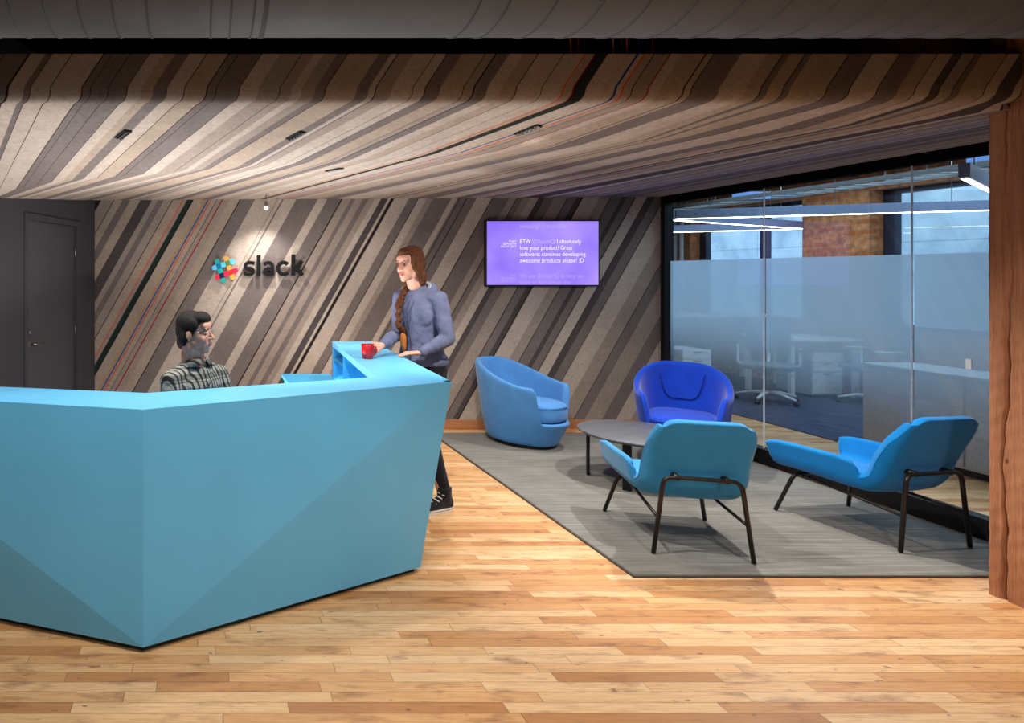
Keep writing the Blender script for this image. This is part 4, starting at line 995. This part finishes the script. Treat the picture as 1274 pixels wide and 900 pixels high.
# --- the seated man behind the desk
def man():
    root = thing('person', 'seated man with glasses in a black and white plaid shirt behind the blue desk', 'person', (0, 0, 0))
    f = V(.62, -.78, 0).normalized(); l = V(-f.y, f.x, 0)        # l = his left
    base = V(-.09, 3.72, 0)
    pel = base + V(0, 0, .58); waist = base + f * .01 + V(0, 0, .74); chest = base + f * .03 + V(0, 0, .92); neck = base + f * .045 + V(0, 0, 1.085)
    sL, sR = neck + l * .172 + V(0, 0, -.105), neck - l * .172 + V(0, 0, -.105)
    eL, eR = sL + f * .08 + l * .045 + V(0, 0, -.21), sR + f * .07 - l * .045 + V(0, 0, -.21)
    wL, wR = eL + f * .21 - l * .07 + V(0, 0, .040), eR + f * .21 + l * .07 + V(0, 0, .040)
    hipL, hipR = pel + l * .095, pel - l * .095; kL, kR = hipL + f * .42 + l * .03 + V(0, 0, -.06), hipR + f * .40 - l * .04 + V(0, 0, -.06)
    aL, aR = kL - f * .06 + V(0, 0, -.43), kR - f * .06 + V(0, 0, -.43)
    hc = V(-.062, 3.655, 1.258); hf = frame((.93, -.36, -.02)); hs = .99
    mb = MB(); P = head_blobs(mb, hc, hf, hs, False)
    mb.chain([(neck + V(0, 0, -.06), .068), (neck + V(0, 0, .03), .060), (hc + V(-.02, .005, -.08), .062)])
    def torso(mb, g):
        mb.loft([(pel + V(0, 0, -.08), l * (.165 + g), f * (.12 + g)), (pel, l * (.178 + g), f * (.13 + g)), (waist, l * (.162 + g), f * (.12 + g)), (chest, l * (.178 + g), f * (.122 + g)), (chest + V(0, 0, .05), l * (.170 + g), f * (.112 + g)), (neck + V(0, 0, -.085), l * (.125 + g), f * (.088 + g)), (neck + V(0, 0, -.025), l * (.070 + g), f * (.068 + g))], 32)
    torso(mb, 0.)
    mb.chain([(neck + l * .05 + V(0, 0, -.07), .046), (sL, .050), (eL, .042), (wL, .029)]); mb.chain([(neck - l * .05 + V(0, 0, -.07), .046), (sR, .050), (eR, .042), (wR, .029)])
    for w_, e_, k in ((wL, eL, -1), (wR, eR, 1)): hand_blobs(mb, w_, (f * 1. + l * (.25 * k)), (0, 0, 1), l * k, (.25, .27, .28, .3), 1.0)
    mb.chain([(hipL, .088), (kL, .06), (aL, .042)]); mb.chain([(hipR, .088), (kR, .06), (aR, .042)])
    for a in (aL, aR): mb.chain([(a - f * .03 + V(0, 0, -.04), .034), (a + f * .16 + V(0, 0, -.05), .027)])
    body = remesh(mb, 'body', ['skin_m', 'lips_m'], root, .0042, 7); head_deform(body, hc, hf, hs); lips_faces(body, hc, hf, hs, 1)
    face_parts(root, P, hf, hs, 'hair_m', body)
    mb = MB(); g = .018; torso(mb, g)
    for s_, e_, w_, k in ((sL, eL, wL, 1), (sR, eR, wR, -1)):
        mb.chain([(neck + l * (k * .050) + V(0, 0, -.045), .062), (s_, .070), (s_.lerp(e_, .5), .064), (e_, .060), (e_.lerp(w_, .9), .046)])
    mb.loft([(pel + V(0, 0, -.02), l * .20, f * .15), (pel + V(0, 0, .05), l * .20, f * .15)], 32)
    sh = remesh(mb, 'shirt', ['plaid'], root, .008, 4)
    t_ = bpy.data.textures.new('fold2', 'CLOUDS'); t_.noise_scale = .09
    d_ = sh.modifiers.new('folds', 'DISPLACE'); d_.texture = t_; d_.strength = .018; d_.mid_level = .5; d_.texture_coords = 'LOCAL'
    # collar: two folded leaves
    for k in (-1, 1):
        vs = []; n = 10
        for i in range(n + 1):
            a = PI * (.04 + .90 * i / n); p = neck - f * (math.cos(a) * -.072 if False else -.072 * -math.cos(a)) + l * (k * .076 * math.sin(a)) + V(0, 0, .012 - .042 * (1 + math.cos(a)) / 2)
            outw = (p - neck); outw.z = 0; outw.normalize(); fl = (1 + math.cos(a)) / 2
            vs += [p + V(0, 0, .020), p + outw * (.026 + .012 * fl) - V(0, 0, .018 + .034 * fl)]
        fs = [[2 * i, 2 * i + 1, 2 * i + 3, 2 * i + 2] for i in range(n)]
        o = MB().add(vs, fs, 0, True).build('collar', 'plaid', sh); mod_solid(o, .005)
    MB().tube([neck + f * .085 + V(0, 0, -.06), chest + f * .150 + V(0, 0, .05), chest + f * .146 + V(0, 0, -.04), waist + f * .142], .006, 8).build('placket', 'plaid', sh)
    for z in (.06, -.02): MB().ell(chest + f * (.155) + V(0, 0, z), (l * .005, f * .003, V(0, 0, .005)), 2).build('button', 'black_plastic', sh)
    mb = MB(); mb.chain([(hipL, .100), (kL, .072), (aL + V(0, 0, .02), .056)]); mb.chain([(hipR, .100), (kR, .072), (aR + V(0, 0, .02), .056)])
    mb.loft([(pel + V(0, 0, -.095), l * .17, f * .13), (pel + V(0, 0, .03), l * .186, f * .14)], 28); remesh(mb, 'trousers', ['denim'], root, .009, 4)
    for a in (aL, aR):
        sb = MB(); g0 = V(a.x, a.y, 0); sb.chain([(g0 - f * .05 + V(0, 0, .046), .042), (g0 + f * .08 + V(0, 0, .046), .042), (g0 + f * .17 + V(0, 0, .036), .034)]); remesh(sb, 'shoe', ['black_plastic'], root, .007, 3)
    r, ff, u = hf; hm = MB()
    def HE(x, y, z, a, b, d): hm.ell(P(x, y, z), (r * (a * hs), ff * (b * hs), u * (d * hs)), 3)
    HE(0, -.030, .052, .082, .092, .080); HE(0, -.055, .01, .078, .064, .078); HE(0, .034, .084, .066, .060, .044)
    HE(0, -.075, -.055, .060, .036, .052)
    for sx in (-1, 1): HE(sx * .066, -.002, .045, .018, .046, .044); HE(sx * .068, .008, .008, .010, .014, .030); HE(sx * .062, -.05, -.03, .022, .030, .05)
    hr = remesh(hm, 'hair', ['hair_m'], root, .006, 3)
    for v in hr.data.vertices:
        d = v.co - hc; y, z = d.dot(ff) / hs, d.dot(u) / hs
        if y > .05 and z < .070: v.co -= ff * ((y - .05) * .9 * hs)
    gl = MB()
    for sx in (-1, 1):
        gl.tube([P(sx * .032 + .021 * math.cos(a), .102 - .006 * abs(math.cos(a)) * (sx * math.cos(a) > 0), .003 + .015 * math.sin(a)) for a in [2 * PI * k / 24 for k in range(24)]], .0014, 8, closed=True)
        gl.tube([P(sx * .053, .098, .006), P(sx * .072, .08, .008), P(sx * .078, .0, .006)], .0014, 8)
    gl.tube([P(-.011, .104, .006), P(0, .107, .009), P(.011, .104, .006)], .0014, 8)
    g_ = gl.build('glasses', 'steel', root)
    return base, f
MBASE, MF = man()
# his office chair
oc = thing('office_chair', 'office chair under the seated man behind the blue desk', 'chair', (MBASE.x - .01, MBASE.y + .02, 0), math.atan2(MF.x, -MF.y) + PI)
MB().box((-.22, -.21, .40), (.22, .21, .462), 0, .02).build('seat', 'black_plastic', oc)
MB().box((-.17, -.262, .55), (.17, -.225, .86), 0, .015).build('backrest', 'black_plastic', oc)
MB().tube([(0, -.16, .40), (0, -.25, .42), (0, -.268, .62)], .02, 10).build('back_post', 'black_plastic', oc)
MB().tube([(0, 0, .10), (0, 0, .40)], .028, 14).build('gas_lift', 'steel', oc)
for k in range(5):
    a = 2 * PI * k / 5 + .3; ba = MB().tube([(0, 0, .10), (.27 * math.cos(a), .27 * math.sin(a), .075)], [.024, .014], 10).build('base_arm', 'black_plastic', oc)
    MB().lathe([(.028, -.012), (.03, 0), (.028, .012)], 18, 0, Matrix.Translation((.27 * math.cos(a), .27 * math.sin(a), .031)) @ Matrix.Rotation(a, 4, 'Z') @ Matrix.Rotation(PI / 2, 4, 'X')).build('caster', 'black_plastic', oc)
# ------------------------------------------------------------------ glass partition with frosted gradient film
t = NT('clear_glass')
lw = t.math('ADD', .05, t.math('MULTIPLY', .9, t.math('POWER', t.n('LayerWeight', {'Blend': .5}).outputs[1], 5.)))
M['glass'] = t.surf(t.n('MixShader', {0: lw, 1: t.n('BsdfTransparent', {'Color': (.90, .95, .97, 1)}).outputs[0], 2: t.n('BsdfGlossy', {'Color': (1, 1, 1, 1), 'Roughness': 0.}).outputs[0]}).outputs[0])
t = NT('frosted_gradient_film'); c = t.coord(); z = t.n('SeparateXYZ', {0: c}).outputs[2]
k = t.n('MapRange', {0: z, 1: .42, 2: 1.28, 3: .0, 4: .90}, interpolation_type='SMOOTHSTEP').outputs[0]
fr_ = t.n('MixShader', {0: .82, 1: t.n('BsdfDiffuse', {'Color': rgb(150, 176, 200)}).outputs[0], 2: t.n('BsdfTranslucent', {'Color': rgb(196, 224, 244)}).outputs[0]}).outputs[0]
M['film'] = t.surf(t.n('MixShader', {0: k, 1: t.n('BsdfTransparent', {'Color': (1, 1, 1, 1)}).outputs[0], 2: fr_}).outputs[0])
M['joint'] = simple('clear_silicone', rgb(214, 226, 236), .3)
YJ = [6.41, 5.30, 4.19, 3.08, 2.33]
for i in range(4):
    y1, y0 = YJ[i] - .003, YJ[i + 1] + .003
    g = struct(MB().add([(XG, y0, .12), (XG, y1, .12), (XG, y1, 2.33), (XG, y0, 2.33)], [[0, 1, 2, 3]]).build(f'window_{i + 1}', 'glass'))
    MB().add([(XG + .012, y0, .127), (XG + .012, y1, .127), (XG + .012, y1, 1.731), (XG + .012, y0, 1.731)], [[0, 1, 2, 3]]).build('frosted_film', 'film', g)
    if i: MB().box((XG - .006, YJ[i] - .002, .127), (XG + .006, YJ[i] + .002, 2.33)).build('joint', 'joint', g)
fm = MB()
fm.box((XG - .045, 2.3, 0), (XG + .045, YB - .025, .127), 0, .002); struct(fm.build('trim_2', 'black_metal'))
fm = MB(); fm.box((XG - .045, 2.3, 2.322), (XG + .045, YB - .025, 2.394)); struct(fm.build('trim_3', 'black_matte'))
fm = MB(); fm.box((XG - .045, YB - .085, .127), (XG + .045, YB - .025, 2.322)); struct(fm.build('trim_4', 'black_metal'))
card = thing('card_reader', 'small white card reader on the frosted glass near the timber post', 'card reader', (0, 0, 0))
MB().box((XG - .014, 3.855, 1.01), (XG - .006, 3.885, 1.075), 0, .002).build('plate', 'white_metal', card)

# ------------------------------------------------------------------ the office behind the glass
XO, YO0, YO1, ZO = 8.42, 2.2, 12.6, 2.98
def carpet():
    t = NT('dark_blue_carpet_tile'); c = t.coord(); a = t.noise(t.mapping(c, (5, 1.2, 1)), 3., 5., .7); b = t.noise(c, 180., 2.)
    return t.bsdf(t.ramp(t.math('ADD', t.math('MULTIPLY', a, .7), t.math('MULTIPLY', b, .3)), [(.35, rgb(52, 56, 72)), (.65, rgb(84, 88, 106))]), .95, 0, .1, t.bump(b, .4, .003))
M['carpet'] = carpet()
def brick():
    t = NT('orange_brick'); c = t.coord(); s = t.n('SeparateXYZ', {0: c})
    v = t.n('CombineXYZ', {0: t.math('ADD', s.outputs[1], s.outputs[0]), 1: s.outputs[2]}).outputs[0]
    b = t.n('TexBrick', {'Vector': v, 'Color1': rgb(206, 116, 64), 'Color2': rgb(230, 150, 90), 'Mortar': rgb(186, 150, 118), 'Scale': 1., 'Mortar Size': .006, 'Brick Width': .21, 'Row Height': .07})
    n = t.noise(c, 14., 4.)
    col = t.mix(t.ramp(n, [(.35, (.6, .6, .6, 1)), (.65, (0, 0, 0, 1))]), b.outputs[0], rgb(130, 66, 40))
    return t.bsdf(col, .9, 0, .15, t.bump(b.outputs[1], -.5, .006))
M['brick'] = brick()
M['deck'] = make_wood('brown_timber_deck', rgb(84, 50, 34), rgb(112, 68, 46), rgb(136, 86, 60), (1, 8, 1))
struct(MB().box((XG - .3, YB + .121, .0), (XG + .001, YO1, .004)).build('floor_walkway_end', 'floor'))
struct(MB().box((XG + .0, YO0, .0), (6.0, YO1, .004)).build('floor_walkway', 'floor'))
struct(MB().box((6.0, YO0, -.12), (XO + .4, YO1, .012)).build('floor_carpet', 'carpet'))
struct(MB().box((4.3, YB + .125, ZO), (XG + .06, YO1, ZO + .1)).build('ceiling_office_end', 'deck'))
struct(MB().box((XG + .06, YO0, ZO), (XO + .5, YO1, ZO + .1)).build('ceiling_office', 'deck'))
for y in (3.4, 4.72, 6.4, 8.2, 10.1): struct(MB().box((XG + .06, y - .09, ZO - .12), (XO + .1, y + .09, ZO)).build('ceiling_beam', 'deck'))
struct(MB().box((XG - .4, YO1, 0), (XO + .5, YO1 + .1, ZO)).build('wall_office_far', 'shell_wall'))
struct(MB().box((XG, YO0 - .1, 0), (XO + .5, YO0, ZO)).build('wall_office_near', 'shell_wall'))
struct(MB().box((4.3, YB + .13, 0), (4.42, YO1, ZO)).build('wall_office_side', 'shell_wall'))
struct(MB().box((XG - .045, 2.3, 2.394), (XG + .045, YB + .1, 3.6)).build('wall_over_glass', 'black_ceiling'))
W = [(5.75, 7.95), (8.85, 10.90)]
ZS, ZW = .9, 2.66
mb = MB()
for y0, y1 in ((YO0, W[0][0]), (W[0][1], W[1][0]), (W[1][1], YO1)): mb.box((XO, y0, 0), (XO + .3, y1, ZO))
for y0, y1 in W: mb.box((XO, y0, 0), (XO + .3, y1, ZS)); mb.box((XO, y0, ZW), (XO + .3, y1, ZO))
struct(mb.build('wall_window_side', 'brick'))
t = NT('window_glass'); M['wglass'] = t.surf(t.n('MixShader', {0: t.math('ADD', .045, t.math('MULTIPLY', .9, t.math('POWER', t.n('LayerWeight', {'Blend': .5}).outputs[1], 5.))), 1: t.n('BsdfTransparent', {'Color': (.86, .93, .98, 1)}).outputs[0], 2: t.n('BsdfGlossy', {'Roughness': 0.}).outputs[0]}).outputs[0])
M['navy_frame'] = simple('dark_navy_frame', rgb(30, 38, 58), .4)
for i, (y0, y1) in enumerate(W):
    w = struct(MB().box((XO + .215, y0 + .07, ZS + .06), (XO + .221, y1 - .07, ZW - .06)).build(f'window_{i + 5}', 'wglass'))
    fr = MB(); x0, x1 = XO + .17, XO + .26
    fr.box((x0, y0, ZS), (x1, y0 + .07, ZW)); fr.box((x0, y1 - .13, ZS), (x1, y1, ZW)); fr.box((x0, y0, ZS), (x1, y1, ZS + .06)); fr.box((x0, y0, ZW - .06), (x1, y1, ZW))
    ym = y0 + .40 * (y1 - y0) if i else y0 + .25; fr.box((x0, ym - .05, ZS), (x1, ym + .05, ZW)); fr.build('window_frame', 'navy_frame', w)
# neighbouring concrete building
def concrete():
    t = NT('pale_concrete'); c = t.coord(); s = t.n('SeparateXYZ', {0: c}); n = t.noise(c, 1.3, 5., .65)
    v = t.n('CombineXYZ', {0: s.outputs[1], 1: s.outputs[2]}).outputs[0]
    b = t.n('TexBrick', {'Vector': v, 'Color1': (1, 1, 1, 1), 'Color2': (.9, .9, .9, 1), 'Mortar': (.55, .55, .55, 1), 'Scale': 1., 'Mortar Size': .008, 'Brick Width': 1.5, 'Row Height': 1.1}, offset=0.)
    col = t.ramp(n, [(.3, rgb(150, 170, 184)), (.55, rgb(188, 206, 216)), (.75, rgb(214, 226, 232))])
    return t.bsdf(t.mix(1., col, b.outputs[0], 'MULTIPLY'), .85)
M['concrete'] = concrete()
nb = MB(); nb.box((13.2, -4, -3), (14, 24, 7.5)); struct(nb.build('exterior_building', 'concrete'))
struct(MB().box((8.8, -6, -3.1), (14, 26, -3)).build('exterior_street', 'concrete'))
# pipes by the far window
for k, x in enumerate((11.02, 11.16)):
    o = MB().tube([(XO - .06, x, .0), (XO - .06, x, ZO - .01)], .035, 14).build('pipe', 'white_metal'); tag(o, f'grey vertical pipe on the brick wall beyond the glass, {["right", "left"][k]} one of two', 'pipe', 'pipes on the brick wall')
# zig-zag linear lights
M['tube_light'] = emit('linear_light_diffuser', rgb(255, 250, 240), LINEAR)
M['blue_housing'] = simple('grey_blue_light_housing', rgb(120, 132, 158), .45)
def linear(a, b, label):
    a, b = V(*a), V(*b); d = (b - a); L = d.length; d.normalize(); ang = math.atan2(d.y, d.x)
    t = thing('pendant_light', label, 'light', (a.x, a.y, a.z), ang, 'zig zag linear lights in the office')
    MB().box((0, -.026, .008), (L, .026, .105), 0, .002).build('housing', 'blue_housing', t)
    MB().box((.004, -.013, 0), (L - .004, .013, .0085)).build('diffuser', 'tube_light', t)
    for s in (.12, .5, .82): MB().tube([(L * s, 0, .104), (L * s, 0, ZO - a.z)], .003, 6).build('suspension_wire', 'steel', t)
linear((5.34, 7.13, 2.22), (7.9, 6.06, 2.22), 'linear office light beyond the glass, the nearer long bar across both windows')
linear((5.36, 7.25, 2.22), (8.25, 8.68, 2.22), 'linear office light beyond the glass, middle bar slanting down to the right')
linear((8.22, 8.80, 2.22), (6.5, 9.60, 2.22), 'linear office light beyond the glass, lowest and farthest bar')
linear((4.96, 4.10, 2.22), (7.7, 5.90, 2.22), 'linear office light beyond the glass, short lit end beside the timber post')
# cable tray under the office ceiling
ctr = thing('cable_tray', 'wire cable tray hanging under the office ceiling beyond the glass', 'cable tray', (0, 0, 0))
for x in (6.5, 6.9): MB().box((x - .012, 3.0, 2.50), (x + .012, 11.5, 2.545)).build('rail', 'steel', ctr)
mb = MB()
for k in range(56): y = 3.05 + .15 * k; mb.tube([(6.5, y, 2.505), (6.9, y, 2.505)], .004, 6)
o = mb.build('rungs', 'steel', ctr); o['kind'] = 'stuff'
for y in (4., 6., 8., 10.):
    for x in (6.5, 6.9): MB().tube([(x, y, 2.54), (x, y, ZO - .001)], .005, 6).build('hanger_rod', 'steel', ctr)
M['lilac_box'] = simple('blue_grey_box', rgb(110, 140, 190), .5)
MB().box((6.55, 7.6, 2.515), (6.85, 7.8, 2.60)).build('junction_box', 'lilac_box', ctr); MB().box((6.55, 5.2, 2.515), (6.85, 5.4, 2.62)).build('junction_box', 'lilac_box', ctr)
# low cabinet run near the glass
M['cab'] = simple('light_grey_laminate', rgb(176, 176, 178), .5)
cab = thing('low_cabinet', 'long low grey cabinet on the carpet close behind the frosted glass at right', 'cabinet', (0, 0, .012))
MB().box((5.97, 2.6, .05), (6.42, 5.69, .76), 0, .003).build('body', 'cab', cab); MB().box((6.0, 2.65, 0), (6.40, 5.64, .05)).build('plinth', 'black_plastic', cab); MB().box((5.955, 2.58, .76), (6.43, 5.70, .785), 0, .003).build('top', 'cab', cab)
for k in range(4): MB().box((5.955, 2.62 + .77 * k, .07), (5.97, 3.37 + .77 * k, .745), 0, .002).build('door', 'cab', cab)
# desks, pedestals and task chairs
M['desk_white'] = simple('white_desktop', rgb(222, 222, 220), .4)
def wdesk(x0, x1, y0, y1, z, label):
    t = thing('office_desk', label, 'desk', (x0, y0, .012), 0)
    MB().box((0, 0, z - .03), (x1 - x0, y1 - y0, z), 0, .004).build('desktop', 'desk_white', t)
    for x in (.06, x1 - x0 - .06):
        for y in (.06, y1 - y0 - .06): MB().box((x - .025, y - .025, 0), (x + .025, y + .025, z - .029)).build('leg', 'white_metal', t)
    return t
wdesk(7.42, 8.36, 7.95, 8.70, .755, 'white office desk behind the frosted glass, the one to the right')
wdesk(6.55, 8.36, 9.05, 9.75, .99, 'longer and higher white office desk behind the frosted glass, to the left')
def pedestal(x, y, label):
    t = thing('drawer_pedestal', label, 'drawer unit', (x, y, .012), 0)
    MB().box((0, 0, .03), (.39, .5, .58), 0, .004).build('body', 'cab', t)
    for z0, z1 in ((.05, .33), (.34, .455), (.465, .575)):
        d = MB().box((.008, -.014, z0), (.382, .0, z1), 0, .002).build('drawer', 'desk_white', t); MB().box((.14, -.02, z1 - .02), (.25, -.0135, z1 - .012)).build('pull', 'steel', d)
    for sx in (.05, .34):
        for sy in (.05, .45): MB().lathe([(.018, 0), (.018, .032)], 12, 0, Matrix.Translation((sx, sy, 0))).build('caster', 'black_plastic', t)
pedestal(7.76, 8.03, 'white drawer pedestal under the right office desk behind the glass'); pedestal(6.30, 8.30, 'white drawer pedestal behind the glass, partly hidden by the royal blue armchair'); 
M['mesh_grey'] = simple('grey_mesh_fabric', rgb(96, 100, 106), .9)
def task_chair(x, y, rz, label):
    t = thing('task_chair', label, 'office chair', (x, y, .012), rz, 'white based task chairs in the office')
    for k in range(5):
        a = 2 * PI * k / 5; b_ = MB().tube([(0, 0, .12), (.15 * math.cos(a), .15 * math.sin(a), .115), (.31 * math.cos(a), .31 * math.sin(a), .07)], [.026, .02, .014], 10).build('base_arm', 'white_metal', t)
        MB().lathe([(.026, -.02), (.03, -.012), (.03, .012), (.026, .02)], 18, 0, Matrix.Translation((.31 * math.cos(a), .31 * math.sin(a), .031)) @ Matrix.Rotation(a, 4, 'Z') @ Matrix.Rotation(PI / 2, 4, 'X')).build('caster', 'black_plastic', b_)
    MB().tube([(0, 0, .11), (0, 0, .42)], .027, 14).build('gas_lift', 'steel', t)
    MB().box((-.24, -.23, .42), (.24, .24, .48), 0, .025).build('seat', 'mesh_grey', t)
    MB().box((-.21, -.27, .60), (.21, -.235, 1.0), 0, .016).build('backrest', 'mesh_grey', t); MB().tube([(0, -.18, .43), (0, -.27, .46), (0, -.285, .75)], .018, 10).build('back_post', 'white_metal', t)
    for s in (-1, 1): MB().tube([(s * .22, -.02, .44), (s * .29, -.02, .47), (s * .29, -.02, .66), (s * .29, .14, .67), (s * .29, -.12, .67)], .015, 10).build('armrest', 'white_metal', t)
task_chair(6.98, 7.78, 2.4, 'white based task chair behind the frosted glass left of the right pedestal'); task_chair(8.05, 7.55, 1.2, 'white based task chair behind the frosted glass, right of the right pedestal')

# ------------------------------------------------------------------ light
wd = bpy.data.worlds.new('sky'); SC.world = wd; wd.use_nodes = True; nt = wd.node_tree; bg = nt.nodes['Background']; bg.inputs[0].default_value = rgb(206, 228, 246); bg.inputs[1].default_value = SKY
def spot(p, tgt, power, ang, blend=.5, col=(1, .86, .70), rad=.03):
    l = bpy.data.lights.new('spot', 'SPOT'); l.energy = power; l.spot_size = math.radians(ang); l.spot_blend = blend; l.color = col; l.shadow_soft_size = rad
    o = bpy.data.objects.new('spot_lamp', l); COL.objects.link(o); o.location = p; d = Vector(tgt) - Vector(p); o.rotation_euler = d.to_track_quat('-Z', 'Y').to_euler(); return o
def area(p, tgt, power, sx, sy, col=(1, .9, .78), spread=180):
    l = bpy.data.lights.new('area', 'AREA'); l.shape = 'RECTANGLE'; l.size = sx; l.size_y = sy; l.energy = power; l.color = col; l.spread = math.radians(spread)
    o = bpy.data.objects.new('added_fill', l); COL.objects.link(o); o.location = p; d = Vector(tgt) - Vector(p); o.rotation_euler = d.to_track_quat('-Z', 'Y').to_euler(); return o
lights()
